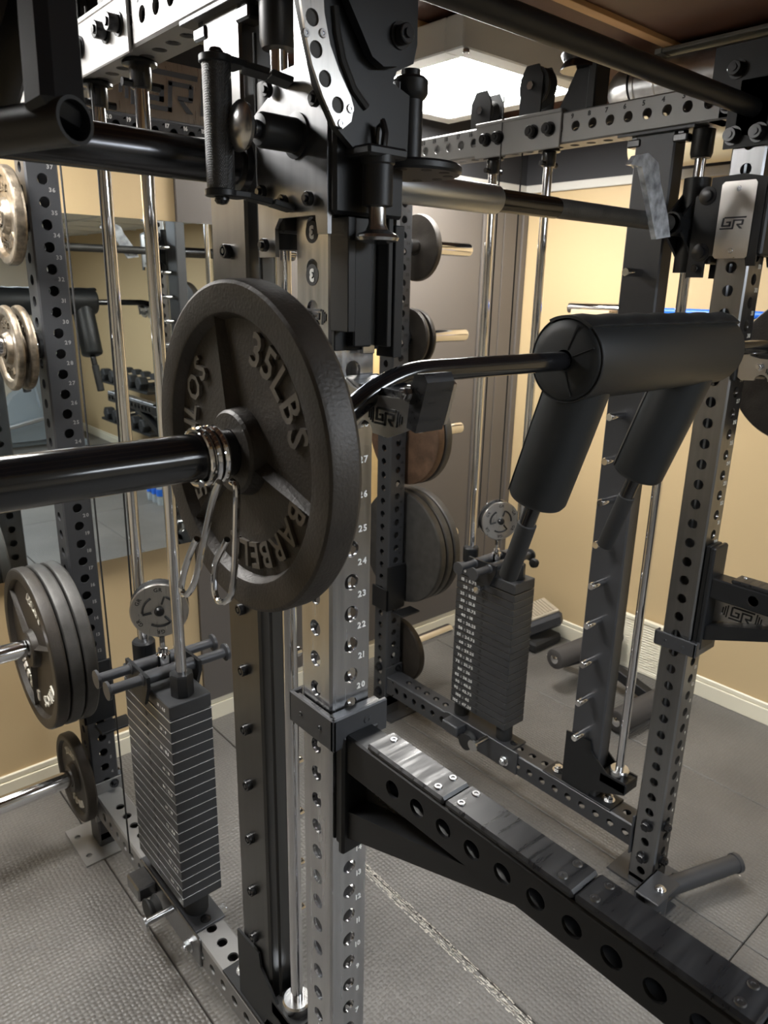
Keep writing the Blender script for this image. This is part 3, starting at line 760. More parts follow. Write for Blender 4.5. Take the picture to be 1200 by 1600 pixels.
# plate horns on the rear uprights
HORN = {'L': [.26, .712, 1.15, 1.518, 1.818], 'R': [.26, .705, 1.145, 1.505, 1.812]}
for side in 'LR':
    x, s_ = (0, -1) if side == 'L' else (W, 1)
    for z in HORN[side]:
        if side == 'L' and abs(z - 1.15) < .01: continue
        h = obj('plate_horn', MB().lathe([(.0, -.004), (.0245, -.004), (.0245, .315), (.022, .322), (0, .322)], (x + s_ * H, D, z), (s_, 0, 0), 28), 'chrome', rack)
        obj('horn_flange', MB().lathe([(.0245, .0), (.034, .0), (.034, .008), (.0245, .010)], (x + s_ * H, D, z), (s_, 0, 0), 28), 'powder', h)
# clamps on the rear uprights
for x, z0, z1 in ((0, .44, .63), (W, .47, .655)):
    cb = MB().box((x - .046, D - .046, z0), (x - .0385, D + .046, z0 + .09), .002).box((x - .046, D - .046, z0), (x + .046, D - .0385, z1), .002).box((x - .02, D - .105, z0 - .012), (x + .075, D - .046, z0 - .004), .002)
    cl = obj('rear_clamp', cb, 'powder', rack)

# cable trolley on the left front upright, and the matching one on the right
def trolley(x, s_, name):
    t = MB()
    xl, xr_ = x - .052, x + .052
    # side plate turned to the left of the room
    poly = [(-.060, 1.735), (-.060, 1.915), (-.01, 1.925), (.062, 1.922), (.062, 1.90), (.095, 1.885), (.095, 1.71), (.055, 1.71), (.055, 1.745), (.045, 1.757), (-.035, 1.757), (-.04, 1.735)]
    t.prism(poly, (xl, 0, 0), (0, 1, 0), (0, 0, 1), (-1, 0, 0), .006)
    t.prism(poly, (xr_, 0, 0), (0, 1, 0), (0, 0, 1), (1, 0, 0), .006)
    tr = obj('cable_trolley', t, 'smoke' if x < .5 else 'powder', rack)
    obj('front_block', MB().box((xl - .003, -.070, 1.757), (xr_ + .003, -.0415, 1.90), .004), 'powder', tr); obj('rear_block', MB().box((xl, .045, 1.74), (xr_, .062, 1.90), .003), 'powder', tr)
    bo = PB()
    for yy, zz in (((.025, 1.775), (.075, 1.79), (-.03, 1.775), (.072, 1.725), (-.045, 1.88), (.055, 1.905)) if x < .5 else ((.072, 1.73), )): bolt(bo, (xl - .006, yy, zz), (-1, 0, 0), .0085, .008, False, 16)
    obj('bolt', bo, 'powder_gloss', tr)
    return tr
tl = trolley(0, 1, 'left')
pin = obj('pop_pin', MB().lathe([(.026, 0), (.026, .003), (.0195, .004), (.0195, .05), (.017, .054), (.010, .055), (.010, .06)], (-.058, .002, 1.848), (-1, 0, 0), 28), 'powder', tl)
obj('pin_knob', MB().lathe([(.009, .052), (.010, .062), (.016, .068), (.026, .074), (.0275, .079), (.022, .084), (.01, .087), (0, .088)], (-.058, .002, 1.848), (-1, 0, 0), 32), 'steel', pin)
# knurled grab handle on two flat brackets
hx, hy = -.148, .030
gr_ = obj('grab_handle', MB().cyl((hx, hy, 1.782), (hx, hy, 1.916), .0165, 40), 'knurl', tl)
for zz, dz in ((1.918, .0), (1.778, .0)):
    pts = [(hx, hy, zz), (hx + .035, hy + .004, zz), (-.085, .020, zz - .006), (-.060, .012, zz - .012)]
    br = MB()
    br.cyl((hx, hy, zz - .004), (hx, hy, zz + .004), .0195, 24, ch=.001)
    for p0, p1 in zip(pts, pts[1:]): br.bar(p0, p1, .034, .007, c=.001)
    obj('handle_bracket', br, 'powder', gr_)
    obj('handle_bolt', MB().lathe([(.009, 0), (.009, .004), (.006, .008), (0, .009)], (hx, hy, zz + (.004 if zz > 1.85 else -.004)), (0, 0, 1 if zz > 1.85 else -1), 16), 'powder_gloss', gr_)
tr2 = trolley(W, -1, 'right')
npz = obj('name_plate', MB().prism([(-.041, 1.755), (-.041, 1.905), (-.036, 1.911), (.030, 1.911), (.036, 1.905), (.036, 1.757), (.030, 1.751), (-.036, 1.751)], (W - .0585, 0, 0), (0, 1, 0), (0, 0, 1), (-1, 0, 0), .002), 'brushed', tr2)
em = MB(); emblem(em, (W - .0606, 0, 1.825), (0, -1, 0), (0, 0, 1), .026, False, sx=1.25); obj('emblem', em, 'gun', npz)
sc = PB()
for zz in (1.767, 1.895): screw(sc, (W - .0605, -.003, zz), (-1, 0, 0), .006)
obj('screw', sc, 'zinc', npz)
ear = PB()
for zz in (1.765, 1.885): ear.lathe([(0, .0), (.020, .0), (.020, .008), (.013, .009), (.013, .016), (0, .018)], (W - .052, .067, zz), (-1, 0, 0), 20)
obj('ear', ear, 'powder_gloss', tr2)

# slotted front channel of the left upright above the J-cup
ch = MB().box((-H + .001, -.046, 1.595), (H - .001, -.0392, 1.757), .001)
ch.box((-H, -.075, 1.62), (-H + .012, -H, 1.755), .001).box((-H + .02, -.062, 1.60), (-H + .05, -H, 1.757), .002)
ch.box((H - .012, -.075, 1.60), (H - .004, -H, 1.757), .001).box((H + .004, -.07, 1.585), (H + .02, -.035, 1.75), .001)
obj('front_channel', ch, 'powder', upright['LF'])
obj('slide_strip', MB().box((.004, -.053, 1.59), (H - .013, -.0465, 1.745), .001), 'nickel', upright['LF'])
wn = PB()
for zz in (1.740, 1.688): text(wn, '3', (-H - .0007, .0, zz), (0, 1, 0), (0, 0, 1), .021, -.0005, bold=.05)
obj('window_number', wn, 'print_white', upright['LF'])
wd_ = PB()
for zz in (1.740, 1.688): wd_.cyl((-H + .0005, .0, zz), (-H - .0005, .0, zz), .0135, 24)
obj('number_window', wd_, 'print_black', upright['LF'])
em = MB(); emblem(em, (-H - .0004, 0, 1.636), (0, -1, 0), (0, 0, 1), .02, True, sx=1.1); obj('emblem', em, 'print_black', upright['LF'])

# angle quadrant and swivel of the arm on the left trolley
Yq = -.085
def quad_px(pts, y): return [(PY(u, v, y).x, PY(u, v, y).z) for u, v in pts]
poly = quad_px([(520, -60), (655, -60), (652, 70), (646, 100), (620, 112), (614, 130), (640, 150), (636, 250), (560, 240), (548, 226), (523, 196), (495, 130), (480, 60), (468, 0), (465, -60)], Yq)
qd = obj('angle_quadrant', MB().prism(poly, (0, Yq, 0), (1, 0, 0), (0, 0, 1), (0, 1, 0), .010), 'powder', tl)
poly = quad_px([(468, -50), (503, -50), (507, 20), (516, 70), (530, 110), (548, 150), (553, 168), (549, 190), (536, 201), (525, 196), (505, 150), (488, 100), (476, 40), (470, 0)], Yq - .004)
hl = [(PY(u, v, Yq - .004).x, PY(u, v, Yq - .004).z, .0085) for u, v in ((488, 27), (494, 77), (508, 123), (528, 164), (483, -25))]
ap = obj('angle_plate', MB().prism(poly, (0, Yq - .004, 0), (1, 0, 0), (0, 0, 1), (0, 1, 0), .0035, hl), 'brushed', qd)
sc = PB()
for u, v in ((478, 51), (504, 52), (547, 170), (533, 193)): screw(sc, PY(u, v, Yq - .0045), (0, -1, 0), .0048)
obj('screw', sc, 'zinc', ap)
sm_ = MB().tube([PY(u, v, Yq - .001) for u, v in ((523, 10), (526, 50), (535, 95), (552, 140), (572, 168))], .0048, 8)
obj('curved_slot', sm_, 'print_black', qd)
hm = PB()
for u, v in ((488, 27), (494, 77), (508, 123), (528, 164)):
    p = PY(u, v, Yq - .0006); hm.cyl(p, p + Vector((0, -.0005, 0)), .0083, 16)
obj('plate_window', hm, 'iron_grey', qd)
poly = quad_px([(520, -60), (640, -60), (648, 45), (640, 85), (622, 104), (600, 104), (582, 88)], Yq - .016)
lv = obj('lever_arm', MB().prism(poly, (0, Yq - .016, 0), (1, 0, 0), (0, 0, 1), (0, 1, 0), .012), 'powder', tl)
obj('pivot_bolt', bolt(MB(), PY(624, 56, Yq - .016), (0, -1, 0), .0105, .012, True, 20), 'powder_gloss', lv)
# swivel disc, post, lower pop pin
c = PY(640, 265, -.055)
sd = obj('swivel_disc', MB().lathe([(0, 0), (.064, 0), (.067, -.003), (.067, -.009), (.064, -.012), (0, -.012)], (c.x + .005, -.05, 1.826), (0, 0, 1), 40), 'powder', tl)
sh = PB()
for k in range(10):
    hx_, hy_ = c.x + .005 + .05 * math.cos(k * PI / 5), -.05 + .05 * math.sin(k * PI / 5)
    sh.cyl((hx_, hy_, 1.8145), (hx_, hy_, 1.8136), .007, 12)
obj('swivel_hole', sh, 'print_black', sd)
p_ = PY(640, 200, -.055)
obj('swivel_post', MB().lathe([(.0, 0), (.016, 0), (.016, .072), (.020, .076), (.022, .080), (.022, .094), (.018, .098), (.012, .099), (.012, .106), (0, .108)], (p_.x, -.055, 1.826), (0, 0, 1), 28), 'powder', sd)
pk = PY(590, 300, -.095)
lp_ = obj('pop_pin', MB().lathe([(.020, .0), (.020, -.012), (.018, -.014), (.018, -.058), (.010, -.06)], (pk.x, -.095, 1.825), (0, 0, 1), 28).box((pk.x - .03, -.115, 1.818), (pk.x + .03, -.05, 1.83), .003), 'powder', tl)
obj('pin_knob', MB().lathe([(.0105, -.05), (.0105, -.078), (.014, -.085), (.025, -.090), (.027, -.0935), (.025, -.097), (.012, -.100), (0, -.101)], (pk.x, -.095, 1.825), (0, 0, 1), 32), 'steel', lp_)
obj('hook_loop', MB().tube([(pk.x, -.104, 1.825), (pk.x + .001, -.106, 1.845), (pk.x + .002, -.100, 1.857), (pk.x + .004, -.092, 1.853), (pk.x + .004, -.09, 1.83)], .004, 8), 'powder_gloss', lp_)

# ================================================================== SMITH BAR (rides on the rods)
sb = thing('smith_bar', 'smith machine bar with satin collars between the two upright rods', 'barbell', (W / 2, .127, 1.827))
obj('shaft', MB().cyl((.03, .127, 1.827), (W - .03, .127, 1.827), .0145, 24), 'black_chrome', sb)
for xa, xb in ((.045, .453), (W - .1, W - .05)):
    obj('collar', MB().lathe([(.014, 0), (.022, 0), (.0245, .004), (.0245, xb - xa - .004), (.022, xb - xa), (.014, xb - xa)], (xa, .127, 1.827), (1, 0, 0), 28), 'satin' if xa < .5 else 'powder', sb)
obj('polished_band', MB().cyl((.453, .127, 1.827), (.625, .127, 1.827), .0195, 28), 'black_chrome', sb)
obj('grip', MB().cyl((.625, .127, 1.827), (1.045, .127, 1.827), .0185, 28), 'iron_grey', sb)
obj('loading_sleeve', MB().lathe([(0, .44), (.023, .44), (.026, .437), (.026, .012), (.034, .010), (.034, 0), (.0, 0)], (-.062, .127, 1.827), (-1, 0, 0), 32), 'black_chrome', sb)
obj('loading_sleeve', MB().lathe([(0, .44), (.023, .44), (.026, .437), (.026, .012), (.034, .010), (.034, 0), (.0, 0)], (W + .062, .127, 1.827), (1, 0, 0), 32), 'black_chrome', sb)
for x, s_ in ((0, 1), (W, -1)):
    hs = obj('bearing_housing', MB().lathe([(.0128, -.105), (.030, -.105), (.030, .105), (.0128, .105)], (x, .127, 1.827), (0, 0, 1), 32), 'powder', sb)
    g_ = PB()
    for dy in (-.02, .02): g_.prism([(s_ * .02, -.07), (s_ * .085, -.018), (s_ * .085, .018), (s_ * .02, .07)], (x, .127 + dy - .003, 1.827), (1, 0, 0), (0, 0, 1), (0, 1, 0), .006)
    g_.cyl((x + s_ * .02, .127, 1.827), (x + s_ * .10, .127, 1.827), .026, 24)
    obj('gusset', g_, 'powder', hs)
# safety hook still in clear film
hk = [(965, 345), (1008, 340), (1022, 372), (1046, 365), (1044, 335), (1030, 282), (1022, 248), (1008, 238), (990, 243), (983, 258), (1003, 262), (1010, 285)]
hk = [(1019, 350), (1024, 374), (1046, 370), (1042, 335), (1031, 285), (1028, 255), (1012, 239), (993, 243), (984, 257), (1002, 261), (1007, 285), (1014, 320)]
obj('safety_hook', MB().prism([(PY(u, v, .10).x, PY(u, v, .10).z) for u, v in hk], (0, .098, 0), (1, 0, 0), (0, 0, 1), (0, 1, 0), .012), 'plastic_wrap', sb)

# ================================================================== SPOTTER ARMS
def spotter_arm(x, za, zb_, clamp_z, mz0, mz1, brace, label, y1=-.80):
    t = thing('spotter_arm', label, 'spotter arm', (x, -.4, zb_))
    xl, xr_ = x - .029, x + .023
    mb = perf_tube(MB(), (x - .003, -.066, (za + zb_) / 2), (0, -1, 0), (1, 0, 0), -.066 - y1, .026, (za - zb_) / 2, {'-x': [.17 - .066 + .0503 * k for k in range(14)], '+x': [.17 - .066 + .0503 * k for k in range(14)]}, r=.0135, c=.003)
    obj('arm_tube', mb, 'powder', t, angle=30)
    # plastic wear strips with countersunk screws
    for a, b_ in ((-.112, -.268), (-.270, -.468), (-.470, -.668), (-.670, y1)):
        st = obj('wear_strip', MB().box((xl - .0005, a, za), (xr_ + .0005, b_, za + .011), .0035), 'uhmw', t)
        sc = PB()
        for yy in (a - .018, b_ + .022):
            if a == -.112 and yy == a - .018: screw(sc, (x + .008, yy, za + .011), (0, 0, 1), .006); continue
            for sx in (-.016, .012): screw(sc, (x + sx, yy, za + .011), (0, 0, 1), .006)
        obj('screw', sc, 'screw_metal', st)
    # mount plate and clamp round the upright
    mp_ = obj('mount_plate', MB().box((x - .036, -.066, mz0), (x + .036, -.052, mz1), .004).box((x - .030, -.052, mz0 + .01), (x + .030, -.0395, mz1), .002), 'powder', t)
    cl = MB()
    z0, z1 = clamp_z
    cl.box((x - .053, -.064, z0), (x - .046, .052, z1), .002).box((x - .053, -.064, z0), (x + .053, -.056, z1), .002).box((x - .053, .046, z0), (x - .03, .052, z1), .002)
    clamp = obj('clamp', cl, 'gun', t)
    obj('liner', MB().box((x - .046, -.045, z0 + .006), (x - .040, .040, z1 - .003), .001).box((x - .042, -.056, z0 + .006), (x + .045, -.0405, z1 - .003), .001), 'uhmw', clamp)
    obj('screw', screw(screw(screw(PB(), (x - .053, .02, (z0 + z1) / 2), (-1, 0, 0), .004), (x - .053, -.03, (z0 + z1) / 2), (-1, 0, 0), .004), (x + .012, -.064, (z0 + z1) / 2 + .006), (0, -1, 0), .007), 'gun', clamp)
    # lower brace and emblem gusset
    (ya, zlo, zhi), (ybb, zj) = brace
    obj('brace', MB().prism([(-.066, zlo), (-.066, zhi), (ybb + .08, zj), (ybb, zj), ], (xl + .003, 0, 0), (0, 1, 0), (0, 0, 1), (1, 0, 0), .046), 'powder', t)
    gz = obj('gusset', MB().prism([(-.066, zhi + .002), (-.066, zb_ - .001), (ybb + .082, zb_ - .001)], (x + .012, 0, 0), (0, 1, 0), (0, 0, 1), (1, 0, 0), .005), 'brushed', t)
    em = MB(); emblem(em, (x + .0118, -.135, zb_ - .036), (0, -1, 0), (0, 0, 1), .036, True); obj('emblem', em, 'print_black', gz)
    obj('screw', screw(MB(), (x + .0118, -.085, zhi + .03), (-1, 0, 0), .005), 'zinc', gz)
    return t
spotter_arm(0, 1.032, .966, (1.010, 1.064), .815, 1.03, ((-.066, .845, .895), (-.395, .967)), 'long black spotter arm with scuffed plastic top, clamped to upright beside the iron plate')
spotter_arm(W, .996, .942, (.778, .818), .795, 1.075, ((-.066, .825, .865), (-.40, .943)), 'black spotter arm on the far upright beside the tan wall')

# ================================================================== J-CUPS
def j_cup(x, label, dz=0.0):
    t = thing('j_cup', label, 'rack hook', (x, -.1, 1.5 + dz))
    prof = [(-.04, 1.560), (-.058, 1.562), (-.075, 1.553), (-.092, 1.549), (-.150, 1.548), (-.176, 1.549), (-.192, 1.567), (-.196, 1.574), (-.206, 1.566), (-.192, 1.516), (-.148, 1.498), (-.120, 1.500)]
    notch = [(-.104 + .018 * math.cos(a), 1.500 + .018 * math.sin(a)) for a in [PI + PI * (1 - k / 8) - PI for k in range(9)]]
    notch = [(-.104 - .015 * math.cos(PI * k / 8), 1.500 + .014 * math.sin(PI * k / 8)) for k in range(9)]
    poly = prof + notch + [(-.06, 1.498), (-.04, 1.51)]
    for sx in (-1, 1):
        sp = obj('side_plate', MB().prism([(a, b_ + dz) for a, b_ in poly], (x - .004 + sx * .024, 0, 0), (0, 1, 0), (0, 0, 1), (sx, 0, 0), .005), 'brushed', t)
        obj('nut', bolt(bolt(PB(), (x - .004 + sx * .029, -.184, 1.557 + dz), (sx, 0, 0), .0072, .008), (x - .004 + sx * .029, -.098, 1.531 + dz), (sx, 0, 0), .0072, .008), 'zinc', sp)
        if sx < 0:
            em = MB(); emblem(em, (x - .0332, -.143, 1.5235 + dz), (0, -1, 0), (0, 0, 1), .0215, True, sx=1.05); obj('emblem', em, 'print_black', sp)
    obj('saddle', MB().prism([(-.058, 1.562 + dz), (-.07, 1.560 + dz), (-.085, 1.557 + dz), (-.165, 1.556 + dz), (-.18, 1.565 + dz), (-.19, 1.55 + dz), (-.18, 1.52 + dz), (-.15, 1.51 + dz), (-.06, 1.51 + dz), (-.045, 1.53 + dz), (-.045, 1.562 + dz)], (x - .027, 0, 0), (0, 1, 0), (0, 0, 1), (1, 0, 0), .046), 'uhmw', t)
    lip = MB().prism([(-.190, 1.568 + dz), (-.194, 1.580 + dz), (-.210, 1.582 + dz), (-.216, 1.572 + dz), (-.199, 1.512 + dz), (-.183, 1.516 + dz)], (x - .034, 0, 0), (0, 1, 0), (0, 0, 1), (1, 0, 0), .044)
    obj('front_lip', lip, 'uhmw', t)
    obj('back_plate', MB().box((x - .04, -.048, 1.495 + dz), (x + .04, -.039, 1.562 + dz), .002), 'powder', t)
    return t
j_cup(0, 'steel J-cup with black lip carrying the bar beside the iron plate')
j_cup(W, 'steel J-cup on the far upright holding the other end of the padded bar', -.012)

# ================================================================== SAFETY SQUAT BAR
by, bz, sy, sz = -.115, 1.571, -.113, 1.499
ssb = thing('safety_squat_bar', 'black safety squat bar with padded yoke and two handles resting on the J-cups', 'barbell', (W / 2, by, bz))
def arcpts(p, q, r_, n=7): return [p.lerp(q, k / n) for k in range(n + 1)]
def fillet(pts, rad, n=7):
    out = [V(pts[0])]
    for a, b_, c_ in zip(pts, pts[1:], pts[2:]):
        a, b_, c_ = V(a), V(b_), V(c_); d0 = (a - b_).normalized(); d1 = (c_ - b_).normalized()
        r = min(rad, (a - b_).length * .45, (c_ - b_).length * .45); p0 = b_ + d0 * r; p1 = b_ + d1 * r
        for k in range(n + 1):
            t = k / n; out.append((1 - t) ** 2 * p0 + 2 * t * (1 - t) * b_ + t * t * p1)
    return out + [V(pts[-1])]
path = fillet([(-.20, sy, sz), (-.115, sy, sz), (.005, by, bz), (W - .005, by, bz - .004), (W + .115, sy, sz), (W + .20, sy, sz)], .065)
obj('shaft', MB().tube(path, .0148, 24), 'gloss_black', ssb)
for x0, s_ in ((-.185, -1), (W + .185, 1)):
    obj('sleeve', MB().lathe([(.015, -.012), (.034, -.012), (.036, -.009), (.036, .0), (.0252, .001), (.0252, .418), (.022, .424), (0, .424)], (x0, sy, sz), (s_, 0, 0), 36), 'gloss_black', ssb)
# neck pad
px0, px1, pr_ = .362, .850, .066
pad = obj('neck_pad', MB().lathe([(.016, -.004), (.045, -.004), (pr_ - .006, -.001), (pr_ - .001, .004), (pr_, .010), (pr_, px1 - px0 - .01), (pr_ - .006, px1 - px0), (.016, px1 - px0 + .003)], (px0, by, bz), (1, 0, 0), 48), 'vinyl', ssb, angle=60)
# seams: stitched rim, radial seams and the top flap
sm_ = MB()
sm_.tube([(px0 + .004, by + (pr_ + .0003) * math.cos(a), bz + (pr_ + .0003) * math.sin(a)) for a in [2 * PI * k / 40 for k in range(40)]], .0016, 6, closed=True)
for a in (1.95, 2.75, -1.9): sm_.tube([(px0 - .0045, by + .018 * math.cos(a), bz + .018 * math.sin(a)), (px0 - .0045, by + .058 * math.cos(a), bz + .058 * math.sin(a))], .0014, 6)
fa = math.radians(128)
sm_.tube([(px0 + .01 + (px1 - px0 - .02) * k / 20, by + (pr_ + .003) * math.cos(fa), bz + (pr_ + .003) * math.sin(fa)) for k in range(21)], .0012, 6)
obj('stitching', sm_, 'thread', pad)
fm = MB(); an = [math.radians(60 + 70 * k / 10) for k in range(11)]
vs = []; n_ = 25
for i in range(n_):
    x = px0 - .002 + (px1 - px0 + .004) * i / (n_ - 1)
    for a in an:
        rr = pr_ + .0035 + .0012 * math.sin(i * 1.7 + a * 3); vs.append((x, by + rr * math.cos(a), bz + rr * math.sin(a)))
    for a in reversed(an): vs.append((x, by + (pr_ - .002) * math.cos(a), bz + (pr_ - .002) * math.sin(a)))
m2 = 22; fs = []
for i in range(n_ - 1):
    for k in range(m2): fs.append((i * m2 + k, i * m2 + (k + 1) % m2, (i + 1) * m2 + (k + 1) % m2, (i + 1) * m2 + k))
fs += [tuple(range(m2)), tuple(range((n_ - 1) * m2, n_ * m2))]
fm.add(vs, fs); obj('pad_flap', fm, 'vinyl', pad, angle=50)
# yoke arms with handles
for xa, bot, end in ((.425, PX(837, 782, .425), PX(795, 898, .43)), (.780, PX(994, 742, .780), PX(946, 850, .785))):
    top = Vector((xa, by, bz)); a = (bot - top).normalized(); L = (bot - top).length
    ar = .053
    ya = obj('yoke_pad', MB().lathe([(ar, .02), (ar + .001, L * .5), (ar, L - .012), (ar - .004, L - .004), (ar - .012, L), (.0, L)], top, a, 40), 'vinyl', ssb, angle=60)
    sn = a.cross(Vector((1, 0, 0))).normalized()
    obj('stitching', MB().tube([top + a * (.06 + (L - .07) * k / 10) + (Vector((-1, 0, 0)) * .75 - sn * .66).normalized() * (ar + .0012) for k in range(11)], .0012, 6), 'thread', ya)
    hn = obj('handle', MB().tube(fillet([bot - a * .02, bot + a * .03, end], .03), .0148, 20), 'gloss_black', ssb)
    ev = (end - bot).normalized()
    obj('handle_grip', MB().lathe([(.015, 0), (.0178, .002), (.0182, (end - bot).length * .72), (.017, (end - bot).length * .735), (.0, (end - bot).length * .74)], bot + ev * (end - bot).length * .29, ev, 24), 'rubber_black', hn)

# ================================================================== WEIGHT PLATES
def plate_parts(R, t, words, mface, mtext, rim=.034, rec=.012, hub=.045, tsize=.038, tR=None, ribs=3, rib0=-20, tang=None):
    """one plate built at the origin, front face turned to -X; returns (mesh, ribs, text)"""
    body = MB().lathe([(.0258, 0.002), (.0258, -.004), (hub - .003, -.004), (hub, -.001), (hub + .004, rec), (R - rim - .006, rec), (R - rim, .001), (R - rim + .002, 0), (R - .005, 0), (R - .0015, .002), (R, .006), (R, t - .006), (R - .003, t - .001), (R - .008, t), (.028, t), (.0258, t - .003), (.0258, .002)], (0, 0, 0), (1, 0, 0), 72)
    rbs = []
    for k in range(ribs):
        a = math.radians(rib0 + 360 / ribs * k); d = Vector((0, -math.sin(a), math.cos(a))); tn = Vector((0, math.cos(a), math.sin(a)))
        r0, r1 = hub - .004, R - rim + .002
        rb_ = MB(); rbs.append(rb_)
        vs = [d * r0 + tn * .010 + Vector((rec, 0, 0)), d * r0 - tn * .010 + Vector((rec, 0, 0)), d * r0 + Vector((.0, 0, 0)), d * r1 + tn * .005 + Vector((rec, 0, 0)), d * r1 - tn * .005 + Vector((rec, 0, 0)), d * r1 + Vector((.004, 0, 0))]
        rb_.add(vs, [(0, 2, 5, 3), (1, 4, 5, 2), (0, 1, 2), (3, 5, 4), (0, 3, 4, 1)])
    txs = []
    for s, ang, ts in words:
        tx = MB(); txs.append(tx); arc_text(tx, s, (rec + .0002, 0, 0), tR or (R - rim + hub) / 2, (-1, 0, 0), (0, 0, 1), math.radians(ang), ts, .0045, bold=.016, gap=.16, sx=.92)
    return body, rbs, txs
PM = {}
def weight_plate(kind, loc, right, label, group=None, spin=0.0, mface=None):
    spec = {'p35': (.182, .038, [('35LBS', 47, .050), ('BARBELL', 152, .042), ('15.9KILOS', 272, .042)], 'iron', 'iron_text', dict(rim=.034, rec=.013, hub=.046, tR=.119, rib0=-14)),
            'p45': (.2245, .033, [('45LBS', 20, .042), ('BARBELL', 215, .042), ('KILOS', 140, .042)], 'iron', 'white_text', dict(rim=.030, rec=.014, hub=.05, tR=.150, rib0=-50)),
            'p25': (.135, .030, [('25LBS', -10, .030), ('KILOS', 170, .030)], 'iron', 'white_text', dict(rim=.020, rec=.010, hub=.042, tR=.083, rib0=0, ribs=0)),
            'p10': (.112, .026, [('10LBS', 0, .028), ('BARBELL', 180, .026)], 'plate_silver', 'plate_silver', dict(rim=.020, rec=.010, hub=.038, tR=.066, rib0=0, ribs=0)),
            'p5': (.103, .018, [('5LBS', 0, .024), ('KILOS', 180, .022)], 'plate_silver', 'plate_silver', dict(rim=.022, rec=.008, hub=.036, tR=.060, rib0=0, ribs=0)),
            'pC': (.190, .034, [('35LBS', 20, .04)], 'iron_rust', 'iron_text', dict(rim=.03, rec=.012, hub=.046, tR=.119))}[kind]
    R, t, words, mf, mt, kw = spec
    mf = mface or mf
    if kind not in PM: b0, r0, t0 = plate_parts(R, t, words, mf, mt, **kw); PM[kind] = [('disc', b0.mesh(kind, angle=28))] + [('rib', q.mesh(kind)) for q in r0] + [('raised_lettering', q.mesh(kind)) for q in t0]
    e = thing('weight_plate', label, 'weight plate', loc, group)
    e.rotation_euler = (spin, 0, PI if right else 0)
    for nm_, me in PM[kind]:
        me2 = me.copy(); me2.materials.append(MATS[mt if nm_ == 'raised_lettering' else mf])
        o = bpy.data.objects.new(nm_, me2); COL.objects.link(o); o.parent = e
    return e
weight_plate('p35', (-.227, sy, sz), False, 'dark iron 35LBS plate held on the bar sleeve by a spring clip')
weight_plate('p35', (W + .227, sy, sz), True, 'dark iron plate on the far end of the padded bar beside the tan wall')
for k in range(3): weight_plate('p45', (-.161 + .0375 * k, D - .022, .716), False, ['large iron 45LBS plate, outermost of three below the mirror', 'middle of the three large iron plates below the mirror', 'innermost of the three large iron plates, against the perforated upright'][k], 'iron plates stored on the left horns', spin=.3 * k, mface='iron' if k == 0 else 'iron_grey')
weight_plate('p25', (-.088, D, .258), False, 'small iron plate on the lowest horn near the floor, below the three large plates', 'iron plates stored on the left horns')
weight_plate('p10', (-.090, D, 1.818), False, 'worn silver plate on the top left horn above the pair of small plates', 'iron plates stored on the left horns')
weight_plate('p5', (-.118, D, 1.512), False, 'outer one of two small worn silver plates in front of the mirror', 'iron plates stored on the left horns')
weight_plate('p5', (-.088, D, 1.512), False, 'inner one of two small worn silver plates in front of the mirror', 'iron plates stored on the left horns', spin=.5)
weight_plate('p10', (W + .112, D, 1.808), True, 'small black plate on the top horn in front of the closet door', 'plates stored on the right horns', mface='iron')
weight_plate('p5', (W + .078, D, 1.503), True, 'inner one of two small black plates on the second horn by the closet', 'plates stored on the right horns', mface='iron')
weight_plate('p5', (W + .110, D, 1.500), True, 'outer one of two small black plates on the second horn by the closet', 'plates stored on the right horns', spin=.2, mface='iron')
weight_plate('pC', (W + .086, D, 1.150), True, 'rusty brown plate on the middle horn by the closet door', 'plates stored on the right horns')
weight_plate('pC', (W + .1255, D, 1.149), True, 'black plate behind the rusty brown one on the middle horn', 'plates stored on the right horns', mface='iron_grey')
for k in range(3): weight_plate('p45', (W + .086 + .038 * k, D, .706), True, ['large black plate nearest the perforated upright, of three above the closet baseboard', 'middle large black plate of three above the closet baseboard', 'outermost large black plate of three above the closet baseboard'][k], 'plates stored on the right horns', mface='iron_grey')
weight_plate('p25', (W + .084, D, .258), True, 'black plate on the lowest horn of the far rear upright, close to the floor', 'plates stored on the right horns', mface='iron')

# spring clip on the sleeve
scp = thing('spring_clip', 'chrome spring collar clip with two looped handles on the bar sleeve', 'collar clip', (-.262, sy, sz - .03))
hp = []
for k in range(3 * 24 + 9):
    a = -2.0 + 2 * PI * k / 24; hp.append((-.272 + .0085 * k / 24, sy + .0290 * math.cos(a), sz + .0290 * math.sin(a)))
ta = [PX(u, v, -.270) for u, v in ((343, 753), (334, 775), (325, 815), (315, 862), (307, 900), (301, 918), (293, 929), (286, 929), (283, 918), (286, 900), (294, 872), (305, 846), (308, 842))]
tb_ = [PX(u, v, -.246) for u, v in ((362, 752), (369, 757), (370, 772), (369, 820), (367, 880), (364, 918), (360, 934), (350, 942), (340, 939), (335, 925), (335, 895), (338, 876), (348, 856), (355, 843))]
obj('coil', MB().tube(hp, .0038, 10), 'chrome', scp)
obj('handle_loop', MB().tube(fillet([tuple(p) for p in ta], .02, 3), .0038, 10), 'chrome', scp)
obj('handle_loop', MB().tube(fillet([tuple(p) for p in tb_], .02, 3), .0038, 10), 'chrome', scp)

